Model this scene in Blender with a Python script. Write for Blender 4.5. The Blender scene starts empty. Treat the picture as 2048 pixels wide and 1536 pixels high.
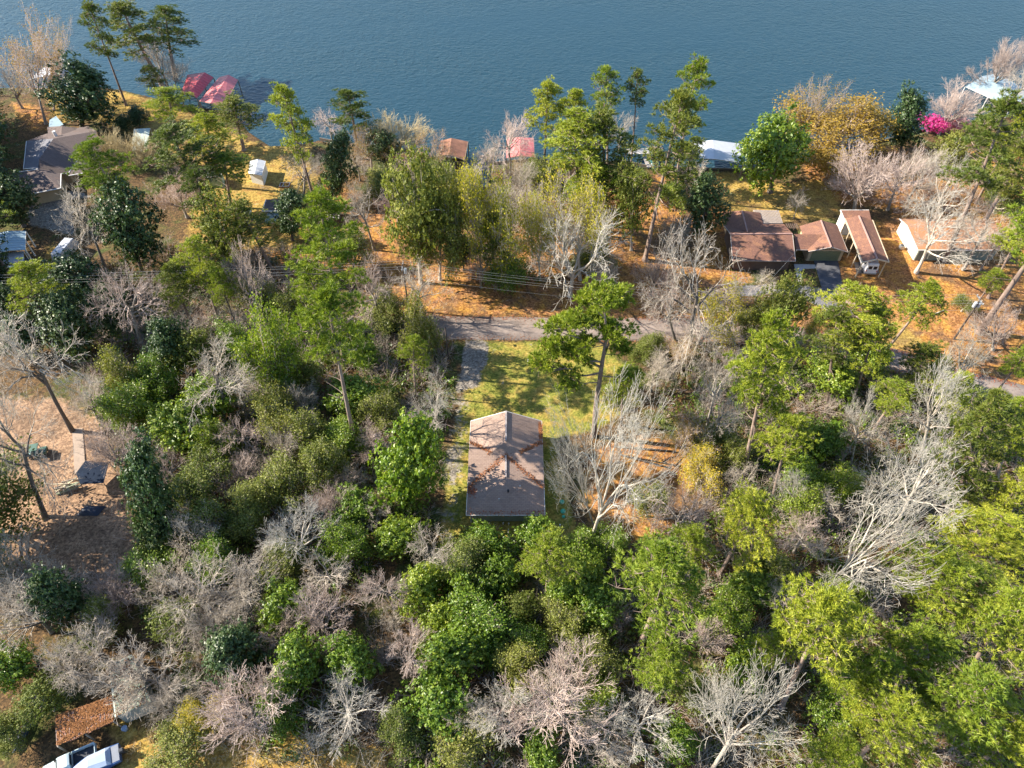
import bpy, bmesh, math, random
import numpy as np
from mathutils import Vector, Matrix, Euler, Quaternion
R = math.radians
rng = np.random.default_rng(7)
random.seed(11)
SC = bpy.context.scene
COL = SC.collection

# ------------------------------------------------------------------ camera
CAMH, PITCH, F = 88.0, R(49.0), 1420.0
cam_data = bpy.data.cameras.new('camera'); cam = bpy.data.objects.new('camera', cam_data); COL.objects.link(cam)
cam.location = (0, 0, CAMH); cam.rotation_euler = (R(90) - PITCH, 0, 0)
cam_data.sensor_width = 36; cam_data.lens = F / 2048 * 36; cam_data.clip_start = 1; cam_data.clip_end = 12000
SC.camera = cam

# ------------------------------------------------------------------ sky, sun, exposure
SUN_EL, SUN_AZ = R(34), R(9)          # sun on the left, slightly beyond the scene
sund = Vector((-math.cos(SUN_EL) * math.cos(SUN_AZ), math.cos(SUN_EL) * math.sin(SUN_AZ), math.sin(SUN_EL)))
world = bpy.data.worlds.new('World'); SC.world = world; world.use_nodes = True
wn = world.node_tree; wn.nodes.clear()
sky = wn.nodes.new('ShaderNodeTexSky'); sky.sky_type = 'NISHITA'; sky.sun_disc = False
sky.sun_elevation = SUN_EL; sky.sun_rotation = math.atan2(sund.x, sund.y)
sky.air_density = 1.0; sky.dust_density = 0.3; sky.ozone_density = 3.0
bg = wn.nodes.new('ShaderNodeBackground'); bg.inputs['Strength'].default_value = 0.105
wo = wn.nodes.new('ShaderNodeOutputWorld')
wn.links.new(sky.outputs[0], bg.inputs[0]); wn.links.new(bg.outputs[0], wo.inputs[0])
sl = bpy.data.lights.new('sun', 'SUN'); sl.energy = 5.0; sl.angle = R(0.5); sl.color = (1.0, 0.91, 0.77)
so = bpy.data.objects.new('sun', sl); COL.objects.link(so)
so.rotation_euler = sund.to_track_quat('Z', 'Y').to_euler(); so.location = (-60, 60, 120)
SC.view_settings.view_transform = 'Standard'; SC.view_settings.look = 'None'
SC.render.filter_size = 1.05
SC.view_settings.exposure = 1.42; SC.view_settings.gamma = 1; SC.view_settings.use_curve_mapping = False
try:
    SC.cycles.max_bounces = 6; SC.cycles.transparent_max_bounces = 6
    SC.cycles.diffuse_bounces = 3; SC.cycles.glossy_bounces = 2; SC.cycles.transmission_bounces = 3
    SC.cycles.caustics_reflective = False; SC.cycles.caustics_refractive = False
except Exception: pass

# ------------------------------------------------------------------ measuring helpers
def ray(px, py):
    a, b = (px - 1024) / F, -(py - 768) / F
    return np.array([a, math.cos(PITCH) + b * math.sin(PITCH), -math.sin(PITCH) + b * math.cos(PITCH)])
def W(px, py, z=0.0):                       # the point of the world at height z seen at photo pixel (px, py)
    d = ray(px, py); t = (z - CAMH) / d[2]
    return Vector((d[0] * t, d[1] * t, z))
def depth(p): return p[1] * math.cos(PITCH) - (p[2] - CAMH) * math.sin(PITCH)

# ------------------------------------------------------------------ node helpers
def newmat(name):
    m = bpy.data.materials.new(name); m.use_nodes = True
    nt = m.node_tree; b = nt.nodes['Principled BSDF']; return m, nt, b
def N(nt, t, **k):
    n = nt.nodes.new(t)
    for a, v in k.items():
        if a in n.inputs.keys() if hasattr(n.inputs, 'keys') else False: n.inputs[a].default_value = v
        else: setattr(n, a, v)
    return n
def noise(nt, vec, scale, detail=4, rough=0.6, dist=0.0):
    n = nt.nodes.new('ShaderNodeTexNoise'); n.inputs['Scale'].default_value = scale
    n.inputs['Detail'].default_value = detail; n.inputs['Roughness'].default_value = rough; n.inputs['Distortion'].default_value = dist
    if vec is not None: nt.links.new(vec, n.inputs['Vector'])
    return n
def ramp(nt, fac, stops):
    r = nt.nodes.new('ShaderNodeValToRGB'); el = r.color_ramp.elements
    while len(el) < len(stops): el.new(0.5)
    for e, (p, c) in zip(el, stops): e.position = p; e.color = (*c, 1) if len(c) == 3 else c
    nt.links.new(fac, r.inputs[0]); return r
def mix(nt, fac, a, b, mode='MIX'):
    m = nt.nodes.new('ShaderNodeMix'); m.data_type = 'RGBA'; m.blend_type = mode
    for sock, v in ((m.inputs[0], fac), (m.inputs[6], a), (m.inputs[7], b)):
        if isinstance(v, (int, float)): sock.default_value = v
        elif isinstance(v, tuple): sock.default_value = (*v, 1)
        else: nt.links.new(v, sock)
    return m.outputs[2]
def math_(nt, op, a, b=None, clamp=False):
    m = nt.nodes.new('ShaderNodeMath'); m.operation = op; m.use_clamp = clamp
    for i, v in enumerate((a, b)):
        if v is None: continue
        if isinstance(v, (int, float)): m.inputs[i].default_value = v
        else: nt.links.new(v, m.inputs[i])
    return m.outputs[0]
def bump(nt, h, strength, dist, bsdf):
    b = nt.nodes.new('ShaderNodeBump'); b.inputs['Strength'].default_value = strength; b.inputs['Distance'].default_value = dist
    nt.links.new(h, b.inputs['Height']); nt.links.new(b.outputs[0], bsdf.inputs['Normal']); return b

_mc = {}
def plain(name, col, rough=0.6, metal=0.0, var=0.12, scale=3.0, spec=0.5):
    """worn paint, concrete, metal: a base colour broken up by two scales of noise"""
    if name in _mc: return _mc[name]
    m, nt, b = newmat(name); tc = N(nt, 'ShaderNodeTexCoord')
    n1 = noise(nt, tc.outputs['Object'], scale, 6, 0.65); n2 = noise(nt, tc.outputs['Object'], scale * 0.2, 3)
    d = tuple(c * (1 - 2.2 * var) for c in col); l = tuple(min(1, c * (1 + 1.4 * var)) for c in col)
    r1 = ramp(nt, n1.outputs[0], [(0.3, d), (0.7, l)])
    c = mix(nt, 0.35, r1.outputs[0], ramp(nt, n2.outputs[0], [(0.35, d), (0.65, l)]).outputs[0])
    nt.links.new(c, b.inputs['Base Color']); b.inputs['Roughness'].default_value = rough; b.inputs['Metallic'].default_value = metal
    b.inputs['Specular IOR Level'].default_value = spec
    _mc[name] = m; return m
def foliage(name, c1, c2, c3, trans=0.3, rough=0.5, spec=0.4):
    """leaf colour varies from leaf to leaf and from tree to tree"""
    m, nt, b = newmat(name)
    g = N(nt, 'ShaderNodeNewGeometry'); oi = N(nt, 'ShaderNodeObjectInfo')
    at = N(nt, 'ShaderNodeAttribute'); at.attribute_name = 'tone'
    tn = math_(nt, 'MULTIPLY_ADD', at.outputs['Fac'], 0.62); l_ = math_(nt, 'MULTIPLY', g.outputs['Random Per Island'], 0.38); nt.links.new(l_, tn.node.inputs[2])
    r = ramp(nt, tn, [(0.05, c1), (0.5, c2), (0.92, c3)])
    hs = N(nt, 'ShaderNodeHueSaturation')
    h = math_(nt, 'MULTIPLY_ADD', oi.outputs['Random'], 0.035); h.node.inputs[2].default_value = 0.4825
    v = math_(nt, 'MULTIPLY_ADD', oi.outputs['Random'], -0.35); v.node.inputs[2].default_value = 1.17
    nt.links.new(h, hs.inputs['Hue']); nt.links.new(v, hs.inputs['Value']); nt.links.new(r.outputs[0], hs.inputs['Color'])
    nt.links.new(hs.outputs[0], b.inputs['Base Color'])
    b.inputs['Roughness'].default_value = rough; b.inputs['Specular IOR Level'].default_value = spec
    t = N(nt, 'ShaderNodeBsdfTranslucent'); mx = N(nt, 'ShaderNodeMixShader'); mx.inputs[0].default_value = trans
    tc = mix(nt, 1.0, hs.outputs[0], (1.25, 1.3, 0.5), 'MULTIPLY'); nt.links.new(tc, t.inputs[0])
    out = nt.nodes['Material Output']
    nt.links.new(b.outputs[0], mx.inputs[1]); nt.links.new(t.outputs[0], mx.inputs[2]); nt.links.new(mx.outputs[0], out.inputs[0])
    return m
def bark(name, c1, c2, scale=2.0):
    m, nt, b = newmat(name); tc = N(nt, 'ShaderNodeTexCoord'); oi = N(nt, 'ShaderNodeObjectInfo')
    mp = N(nt, 'ShaderNodeMapping'); mp.inputs['Scale'].default_value = (1, 1, 0.25); nt.links.new(tc.outputs['Object'], mp.inputs[0])
    n = noise(nt, mp.outputs[0], scale, 5, 0.7)
    r = ramp(nt, n.outputs[0], [(0.3, c1), (0.7, c2)])
    v = math_(nt, 'MULTIPLY_ADD', oi.outputs['Random'], 0.4); v.node.inputs[2].default_value = 0.8
    hs = N(nt, 'ShaderNodeHueSaturation'); nt.links.new(v, hs.inputs['Value']); nt.links.new(r.outputs[0], hs.inputs['Color'])
    nt.links.new(hs.outputs[0], b.inputs['Base Color']); b.inputs['Roughness'].default_value = 0.85
    bump(nt, n.outputs[0], 0.6, 0.05, b)
    return m

# ------------------------------------------------------------------ object helpers
def tag(o, label=None, cat=None, group=None, kind=None):
    if label: o['label'] = label
    if cat: o['category'] = cat
    if group: o['group'] = group
    if kind: o['kind'] = kind
    return o
def empty(name, loc=(0, 0, 0), rz=0.0):
    o = bpy.data.objects.new(name, None); COL.objects.link(o); o.location = loc; o.rotation_euler = (0, 0, rz); o.empty_display_size = 0.3
    return o
def link(name, me, parent=None, mats=None):
    o = bpy.data.objects.new(name, me); COL.objects.link(o)
    if mats is not None and len(me.materials) == 0:
        for m in (mats if isinstance(mats, (list, tuple)) else [mats]): me.materials.append(m)
    if parent: o.parent = parent
    return o
def mesh_np(name, V, Fc, mat, smooth=False, midx=None):
    """V (n,3), Fc (m,k) with constant k, or list of arrays of different k"""
    me = bpy.data.meshes.new(name); V = np.asarray(V, dtype=np.float32)
    fs = Fc if isinstance(Fc, list) else [Fc]
    fs = [np.asarray(f, dtype=np.int32) for f in fs if len(f)]
    loops = np.concatenate([f.ravel() for f in fs]); tot = np.concatenate([np.full(len(f), f.shape[1], np.int32) for f in fs])
    st = np.concatenate([[0], np.cumsum(tot)[:-1]]).astype(np.int32)
    me.vertices.add(len(V)); me.vertices.foreach_set('co', V.ravel())
    me.loops.add(len(loops)); me.loops.foreach_set('vertex_index', loops)
    me.polygons.add(len(tot)); me.polygons.foreach_set('loop_start', st); me.polygons.foreach_set('loop_total', tot)
    for m in (mat if isinstance(mat, (list, tuple)) else [mat]): me.materials.append(m)
    if midx is not None: me.polygons.foreach_set('material_index', np.asarray(midx, np.int32))
    me.update(calc_edges=True)
    if smooth: me.polygons.foreach_set('use_smooth', np.ones(len(tot), bool))
    return me
def prisms(S, sides=3):
    """S rows x0 y0 z0 x1 y1 z1 r0 r1 -> open tapered prisms"""
    S = np.asarray(S, float); n = len(S)
    P0, P1, r0, r1 = S[:, 0:3], S[:, 3:6], S[:, 6], S[:, 7]
    d = P1 - P0; d /= np.linalg.norm(d, axis=1, keepdims=True) + 1e-9
    a = np.where(np.abs(d[:, 2:3]) < 0.9, np.array([[0, 0, 1.0]]), np.array([[1.0, 0, 0]]))
    u = np.cross(d, a); u /= np.linalg.norm(u, axis=1, keepdims=True); v = np.cross(d, u)
    th = np.arange(sides) * 2 * math.pi / sides
    off = u[:, None, :] * np.cos(th)[None, :, None] + v[:, None, :] * np.sin(th)[None, :, None]
    A = P0[:, None, :] + off * r0[:, None, None]; B = P1[:, None, :] + off * r1[:, None, None]
    V = np.concatenate([A, B], axis=1).reshape(-1, 3)
    i = np.arange(sides); j = (i + 1) % sides
    f = np.stack([i, j, j + sides, i + sides], axis=1)
    Fc = (f[None] + (np.arange(n) * 2 * sides)[:, None, None]).reshape(-1, 4)
    return V, Fc
def tube(pts, radii, sides=8, cap=True):
    """one smooth continuous tube through pts"""
    pts = np.asarray(pts, float); n = len(pts); V = []; pu = None
    for i in range(n):
        d = pts[min(i + 1, n - 1)] - pts[max(i - 1, 0)]; d /= np.linalg.norm(d) + 1e-9
        if pu is None: a = np.array([1.0, 0, 0]) if abs(d[0]) < 0.8 else np.array([0, 1.0, 0])
        else: a = pu
        u = a - d * np.dot(a, d); u /= np.linalg.norm(u) + 1e-9; v = np.cross(d, u); pu = u
        for k in range(sides):
            t = 2 * math.pi * k / sides; V.append(pts[i] + (u * math.cos(t) + v * math.sin(t)) * radii[i])
    Fq = [[i * sides + k, i * sides + (k + 1) % sides, (i + 1) * sides + (k + 1) % sides, (i + 1) * sides + k] for i in range(n - 1) for k in range(sides)]
    return np.array(V), np.array(Fq)
def merge(parts):
    Vs, Fs, o = [], {}, 0
    for V, Fc in parts:
        Vs.append(V)
        for f in (Fc if isinstance(Fc, list) else [Fc]):
            f = np.asarray(f); Fs.setdefault(f.shape[1], []).append(f + o)
        o += len(V)
    return np.concatenate(Vs), [np.concatenate(v) for v in Fs.values()]

# small solid helpers (bmesh)
def bm_box(bm, x0, x1, y0, y1, z0, z1, M=None):
    vs = [bm.verts.new((x, y, z)) for z in (z0, z1) for x, y in ((x0, y0), (x1, y0), (x1, y1), (x0, y1))]
    for f in ((3, 2, 1, 0), (4, 5, 6, 7), (0, 1, 5, 4), (1, 2, 6, 5), (2, 3, 7, 6), (3, 0, 4, 7)): bm.faces.new([vs[i] for i in f])
    if M is not None:
        for v in vs: v.co = M @ v.co
    return vs
def bm_prism(bm, poly, z0, z1):
    lo = [bm.verts.new((p[0], p[1], z0)) for p in poly]; hi = [bm.verts.new((p[0], p[1], z1)) for p in poly]; n = len(poly)
    bm.faces.new(hi); bm.faces.new(lo[::-1])
    for i in range(n): bm.faces.new([lo[i], lo[(i + 1) % n], hi[(i + 1) % n], hi[i]])
def bm_slab(bm, pts, th):
    """a sheet of thickness th hanging below the polygon pts (3-D)"""
    pts = [Vector(p) for p in pts]; n = len(pts)
    nrm = Vector((0, 0, 0))
    for i in range(n): nrm += pts[i].cross(pts[(i + 1) % n])
    if nrm.z < 0: pts = pts[::-1]; nrm = -nrm
    nrm.normalize()
    hi = [bm.verts.new(p) for p in pts]; lo = [bm.verts.new(p - nrm * th) for p in pts]
    bm.faces.new(hi); bm.faces.new(lo[::-1])
    for i in range(n): bm.faces.new([lo[i], lo[(i + 1) % n], hi[(i + 1) % n], hi[i]])
def bm_cyl(bm, c, r, z0, z1, n=12, r2=None):
    r2 = r if r2 is None else r2
    lo = [bm.verts.new((c[0] + r * math.cos(2 * math.pi * i / n), c[1] + r * math.sin(2 * math.pi * i / n), z0)) for i in range(n)]
    hi = [bm.verts.new((c[0] + r2 * math.cos(2 * math.pi * i / n), c[1] + r2 * math.sin(2 * math.pi * i / n), z1)) for i in range(n)]
    bm.faces.new(hi); bm.faces.new(lo[::-1])
    for i in range(n): bm.faces.new([lo[i], lo[(i + 1) % n], hi[(i + 1) % n], hi[i]])
def bm_bar(bm, a, b, w):
    """square bar from a to b"""
    a, b = Vector(a), Vector(b); d = (b - a).normalized(); s = Vector((0, 0, 1)) if abs(d.z) < 0.9 else Vector((1, 0, 0))
    u = d.cross(s).normalized() * w / 2; v = d.cross(u).normalized() * w / 2
    q = [bm.verts.new(p + x) for p in (a, b) for x in (u + v, u - v, -u - v, -u + v)]
    for f in ((0, 1, 2, 3), (7, 6, 5, 4), (0, 4, 5, 1), (1, 5, 6, 2), (2, 6, 7, 3), (3, 7, 4, 0)): bm.faces.new([q[i] for i in f])
def done(bm, name, mat, parent=None, bevel=0, smooth=False, loc=None):
    bmesh.ops.recalc_face_normals(bm, faces=bm.faces[:])
    if bevel: bmesh.ops.bevel(bm, geom=bm.edges[:], offset=bevel, segments=2, affect='EDGES', clamp_overlap=True)
    me = bpy.data.meshes.new(name); bm.to_mesh(me); bm.free()
    o = link(name, me, parent, mat)
    if smooth: me.polygons.foreach_set('use_smooth', [True] * len(me.polygons))
    if loc is not None: o.location = loc
    return o
def box(name, mat, parent, x0, x1, y0, y1, z0, z1, bevel=0):
    bm = bmesh.new(); bm_box(bm, x0, x1, y0, y1, z0, z1); return done(bm, name, mat, parent, bevel)

# ------------------------------------------------------------------ ground, water, road
def sdist(P, poly):
    P = np.asarray(P, float); poly = np.asarray(poly, float); d = np.full(len(P), 1e9); ins = np.zeros(len(P), bool)
    for i in range(len(poly)):
        a, b = poly[i], poly[(i + 1) % len(poly)]; e = b - a; w = P - a
        t = np.clip((w @ e) / (e @ e + 1e-12), 0, 1); d = np.minimum(d, np.hypot(*(w - t[:, None] * e).T))
        c = ((a[1] <= P[:, 1]) != (b[1] <= P[:, 1])); xi = a[0] + (P[:, 1] - a[1]) * e[0] / (e[1] if e[1] else 1e-9)
        ins ^= c & (P[:, 0] < xi)
    return np.where(ins, d, -d)
def PX(pts, z=0.0): return [tuple(W(x, y, z)[:2]) for x, y in pts]
SHORE = [(-260, 165), (0, 172), (130, 172), (240, 178), (330, 200), (395, 214), (470, 222), (500, 262), (545, 292), (600, 288), (640, 280), (700, 292), (800, 302),
         (868, 318), (932, 322), (934, 376), (974, 379), (978, 330), (1060, 322), (1150, 330), (1250, 326), (1300, 336), (1330, 338), (1400, 340), (1490, 343),
         (1560, 332), (1640, 322), (1700, 303), (1760, 285), (1800, 275), (1850, 262), (1900, 250), (1960, 240), (2048, 228), (2300, 205)]
shore = PX(SHORE, -0.5)
land = shore + [(400, 60), (400, -200), (-400, -200), (-400, 150)]
land_poly = np.array(land)
def axis(lo, hi, step, far):
    c = list(np.arange(lo, hi + 1e-6, step)); s = step; a, b = c[0], c[-1]; L, Rr = [], []
    while s < far: s *= 1.6; L.append(a - s * 2); Rr.append(b + s * 2)
    return np.array(L[::-1] + c + Rr)
gx = axis(-135, 135, 0.8, 3000); gy = axis(8, 178, 0.8, 3000)
GX, GY = np.meshgrid(gx, gy); P2 = np.stack([GX.ravel(), GY.ravel()], 1)
sd = sdist(P2, land_poly)
near = (np.abs(P2[:, 0]) < 400) & (P2[:, 1] < 1200)
rg = np.random.default_rng(3)
gz = np.clip((sd + 0.3) / 1.2, 0, 1) ; gz = np.where(sd > -1.2, -1.4 + 1.4 * gz, -1.4 - np.clip(-sd * 0.06, 0, 2.5))
gz = np.where(P2[:, 1] > 1200, 2.0, gz); gz = np.where((P2[:, 1] < 0) | ((np.abs(P2[:, 0]) > 400) & (P2[:, 1] < 60)), 0.0, gz)
roll = 0.10 * np.sin(P2[:, 0] * 0.21 + 1.3 * np.sin(P2[:, 1] * 0.13)) * np.sin(P2[:, 1] * 0.17 + 0.7)
gz = gz + np.where(sd > 2, roll * 0.6 - 0.05, 0)
def soft(polys, s=1.5):
    m = np.zeros(len(P2))
    for p in polys: m = np.maximum(m, np.clip(0.5 + sdist(P2, np.array(PX(p))) / (2 * s), 0, 1))
    return m
grass = soft([[(955, 683), (1060, 684), (1215, 690), (1290, 800), (1190, 860), (1110, 880), (1160, 1090), (880, 1090), (895, 940), (915, 830), (935, 760)]], 1.2)
grass = np.maximum(grass, 0.6 * soft([[(880, 1030), (1200, 1040), (1180, 1110), (900, 1110)], [(250, 600), (360, 600), (400, 640), (250, 640)], [(1430, 625), (1620, 625), (1620, 640), (1430, 640)]], 1.5))
orange = 0.9 * soft([[(20, 205), (110, 215), (95, 262), (60, 262)], [(640, 360), (760, 400), (1000, 395), (1340, 345), (1480, 420), (1500, 560), (1330, 632), (820, 632), (700, 560)],
               [(1600, 330), (1800, 300), (2300, 300), (2300, 830), (2048, 790), (1830, 720), (1700, 660), (1690, 590), (1660, 540), (1790, 420), (1640, 400)],
               [(1165, 900), (1290, 870), (1390, 900), (1370, 1060), (1185, 1090)], [(1340, 622), (1430, 622), (1560, 640), (1620, 600), (1700, 640), (1700, 660), (1340, 660)],
               [(1020, 1300), (1120, 1290), (1110, 1340), (1030, 1330)], [(540, 500), (720, 500), (720, 560), (540, 560)]], 2.0)
tan = soft([[(-200, 790), (120, 800), (205, 850), (240, 950), (270, 1100), (250, 1180), (60, 1180), (-200, 1230)], [(300, 1110), (380, 1130), (360, 1210), (290, 1180)], [(200, 610), (420, 600), (400, 680), (210, 680)]], 2.2)
gold = soft([[(1400, 345), (1490, 347), (1560, 370), (1660, 360), (1690, 430), (1500, 450), (1450, 415), (1390, 400)], [(470, 300), (620, 292), (650, 430), (600, 490), (440, 500), (380, 420)],
             [(200, 176), (330, 205), (540, 300), (400, 330), (200, 240)], [(90, 178), (130, 178), (160, 215), (110, 260)], [(230, 1450), (470, 1440), (760, 1500), (760, 1600), (260, 1600)],
             [(1700, 640), (1800, 640), (1860, 700), (1780, 700)], [(95, 490), (160, 490), (160, 545), (90, 545)], [(380, 440), (440, 440), (430, 540), (350, 520)]], 2.2)
gravel = soft([[(935, 680), (975, 684), (972, 720), (955, 770), (915, 780), (925, 720)]], 0.7)
gravel = np.maximum(gravel, soft([[(60, 395), (140, 400), (150, 470), (60, 450)], [(200, 395), (150, 395), (110, 420), (120, 400), (130, 380)]], 0.8))
gravel = np.maximum(gravel, 0.5 * soft([[(912, 770), (945, 775), (928, 900), (920, 1040), (888, 1040), (893, 900)]], 1.2))
path = soft([[(1425, 600), (1480, 572), (1590, 568), (1650, 578), (1690, 570), (1705, 592), (1640, 600), (1560, 586), (1480, 592), (1440, 612)], [(1600, 595), (1655, 590), (1710, 625), (1725, 650), (1700, 645), (1650, 620)]], 0.5)
nx, ny = len(gx), len(gy)
idx = np.arange(nx * ny).reshape(ny, nx)
q = np.stack([idx[:-1, :-1], idx[:-1, 1:], idx[1:, 1:], idx[1:, :-1]], -1).reshape(-1, 4)
mg, nt, b = newmat('leaf_strewn_ground')
tc = N(nt, 'ShaderNodeTexCoord'); P_ = tc.outputs['Object']
za = N(nt, 'ShaderNodeVertexColor'); za.layer_name = 'zone'; zb = N(nt, 'ShaderNodeVertexColor'); zb.layer_name = 'zone2'
sa = N(nt, 'ShaderNodeSeparateColor'); nt.links.new(za.outputs[0], sa.inputs[0]); sb = N(nt, 'ShaderNodeSeparateColor'); nt.links.new(zb.outputs[0], sb.inputs[0])
nf = noise(nt, P_, 5.0, 4, 0.75); nm = noise(nt, P_, 1.1, 5, 0.7, 0.3); nl = noise(nt, P_, 0.16, 5, 0.65, 0.6); nt2 = noise(nt, P_, 0.45, 4, 0.6, 0.4)
vo = N(nt, 'ShaderNodeTexVoronoi'); vo.inputs['Scale'].default_value = 4.2; nt.links.new(P_, vo.inputs[0])
vsep = N(nt, 'ShaderNodeSeparateColor'); nt.links.new(vo.outputs['Color'], vsep.inputs[0])
sp = vsep.outputs[0]
f1 = mix(nt, 0.5, nf.outputs[0], sp); f2 = mix(nt, 0.45, f1, nm.outputs[0])
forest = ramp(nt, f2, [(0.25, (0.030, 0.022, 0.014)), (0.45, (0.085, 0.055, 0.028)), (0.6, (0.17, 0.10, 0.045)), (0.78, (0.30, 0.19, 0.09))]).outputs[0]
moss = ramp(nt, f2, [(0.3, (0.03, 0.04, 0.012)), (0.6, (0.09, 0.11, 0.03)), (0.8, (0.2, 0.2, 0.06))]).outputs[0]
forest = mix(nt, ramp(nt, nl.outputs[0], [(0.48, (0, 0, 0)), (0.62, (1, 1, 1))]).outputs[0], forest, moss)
orangec = ramp(nt, f2, [(0.25, (0.07, 0.035, 0.018)), (0.42, (0.22, 0.10, 0.04)), (0.58, (0.40, 0.19, 0.075)), (0.78, (0.62, 0.38, 0.18))]).outputs[0]
orangec = mix(nt, ramp(nt, nt2.outputs[0], [(0.42, (0, 0, 0)), (0.66, (1, 1, 1))]).outputs[0], orangec, ramp(nt, f2, [(0.3, (0.2, 0.08, 0.02)), (0.7, (0.60, 0.33, 0.07))]).outputs[0])
grassc = ramp(nt, f2, [(0.25, (0.060, 0.080, 0.014)), (0.5, (0.19, 0.195, 0.035)), (0.75, (0.38, 0.34, 0.07))]).outputs[0]
grassc = mix(nt, ramp(nt, nt2.outputs[0], [(0.44, (0, 0, 0)), (0.62, (0.85, 0.85, 0.85))]).outputs[0], grassc, ramp(nt, f2, [(0.3, (0.20, 0.14, 0.03)), (0.7, (0.52, 0.36, 0.10))]).outputs[0])
goldc = ramp(nt, f2, [(0.25, (0.12, 0.075, 0.022)), (0.5, (0.37, 0.25, 0.06)), (0.75, (0.58, 0.41, 0.13))]).outputs[0]
goldc = mix(nt, ramp(nt, nt2.outputs[0], [(0.5, (0, 0, 0)), (0.68, (0.8, 0.8, 0.8))]).outputs[0], goldc, ramp(nt, f2, [(0.3, (0.18, 0.10, 0.03)), (0.7, (0.50, 0.25, 0.07))]).outputs[0])
tanc = ramp(nt, f2, [(0.28, (0.12, 0.08, 0.055)), (0.45, (0.28, 0.175, 0.11)), (0.6, (0.44, 0.28, 0.17)), (0.8, (0.60, 0.43, 0.29))]).outputs[0]
gravc = ramp(nt, f2, [(0.25, (0.09, 0.075, 0.06)), (0.5, (0.23, 0.20, 0.165)), (0.75, (0.42, 0.37, 0.31))]).outputs[0]
pathc = ramp(nt, f2, [(0.25, (0.09, 0.09, 0.095)), (0.75, (0.24, 0.23, 0.24))]).outputs[0]
edge = mix(nt, 0.5, nm.outputs[0], nl.outputs[0])
def zmask(z, k=1.6, sh=0.5):
    s = math_(nt, 'MULTIPLY_ADD', edge, k); s.node.inputs[2].default_value = -k / 2
    a = math_(nt, 'ADD', z, s)
    return ramp(nt, a, [(sh - 0.16, (0, 0, 0)), (sh + 0.16, (1, 1, 1))]).outputs[0]
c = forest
soil = ramp(nt, f2, [(0.3, (0.07, 0.045, 0.03)), (0.7, (0.20, 0.13, 0.08))]).outputs[0]
nb = noise(nt, P_, 0.11, 6, 0.7, 1.2)
orangec = mix(nt, ramp(nt, nb.outputs[0], [(0.50, (0, 0, 0)), (0.60, (0.75,) * 3)]).outputs[0], orangec, soil)
tanc = mix(nt, ramp(nt, nb.outputs[0], [(0.46, (0, 0, 0)), (0.60, (0.7,) * 3)]).outputs[0], tanc, soil)
goldc = mix(nt, ramp(nt, nb.outputs[0], [(0.50, (0, 0, 0)), (0.64, (0.6,) * 3)]).outputs[0], goldc, soil)
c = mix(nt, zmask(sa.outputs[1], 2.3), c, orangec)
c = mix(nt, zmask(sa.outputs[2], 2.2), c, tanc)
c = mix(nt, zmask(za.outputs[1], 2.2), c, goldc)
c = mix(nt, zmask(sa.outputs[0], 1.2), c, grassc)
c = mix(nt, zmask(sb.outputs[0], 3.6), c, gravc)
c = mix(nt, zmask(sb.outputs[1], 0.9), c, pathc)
nt.links.new(c, b.inputs['Base Color']); b.inputs['Roughness'].default_value = 0.95; b.inputs['Specular IOR Level'].default_value = 0.15
bump(nt, f2, 0.9, 0.18, b)
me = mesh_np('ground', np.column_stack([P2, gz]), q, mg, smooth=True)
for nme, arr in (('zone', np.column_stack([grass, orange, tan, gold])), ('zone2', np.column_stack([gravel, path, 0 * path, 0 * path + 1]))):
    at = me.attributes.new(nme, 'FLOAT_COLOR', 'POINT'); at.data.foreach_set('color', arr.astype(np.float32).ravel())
tag(link('ground', me), kind='structure')

mw, nt, b = newmat('lake_water')
tc = N(nt, 'ShaderNodeTexCoord'); mp = N(nt, 'ShaderNodeMapping'); mp.inputs['Scale'].default_value = (0.55, 1.0, 1); mp.inputs['Rotation'].default_value = (0, 0, R(14))
nt.links.new(tc.outputs['Object'], mp.inputs[0])
w1 = noise(nt, mp.outputs[0], 1.15, 3, 0.5, 0.6); w2 = noise(nt, mp.outputs[0], 0.16, 2, 0.5, 0.4); w3 = noise(nt, mp.outputs[0], 2.1, 2, 0.5)
hh = mix(nt, 0.3, w1.outputs[0], w2.outputs[0]); hh = mix(nt, 0.12, hh, w3.outputs[0])
streak = N(nt, 'ShaderNodeMapping'); streak.inputs['Scale'].default_value = (0.35, 1.0, 1); streak.inputs['Rotation'].default_value = (0, 0, R(-12)); nt.links.new(tc.outputs['Object'], streak.inputs[0])
sn = noise(nt, streak.outputs[0], 0.03, 4, 0.55, 0.5); bw_ = bump(nt, hh, 1.0, 0.75, b)
nt.links.new(ramp(nt, sn.outputs[0], [(0.35, (0.45,) * 3), (0.65, (1, 1, 1))]).outputs[0], bw_.inputs['Strength'])
big = noise(nt, tc.outputs['Object'], 0.012, 3, 0.5)
b.inputs['Roughness'].default_value = 0.32; b.inputs['IOR'].default_value = 1.33; b.inputs['Specular IOR Level'].default_value = 0.6
sxyz = N(nt, 'ShaderNodeSeparateXYZ'); nt.links.new(tc.outputs['Object'], sxyz.inputs[0])
dp = math_(nt, 'MULTIPLY_ADD', sxyz.outputs[1], 1 / 110.0); dp.node.inputs[2].default_value = -1.0       # deeper away from the bank
dp = math_(nt, 'ADD', dp, math_(nt, 'MULTIPLY_ADD', big.outputs[0], 0.5)); 
deep = ramp(nt, dp, [(0.22, (0.056, 0.058, 0.042)), (0.5, (0.028, 0.052, 0.052)), (1.0, (0.014, 0.046, 0.066))]).outputs[0]
nt.links.new(deep, b.inputs['Base Color'])
wy0 = 60.0
V = np.array([(-4000, wy0, -0.55), (4000, wy0, -0.55), (4000, 1210, -0.55), (-4000, 1210, -0.55)])
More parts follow.
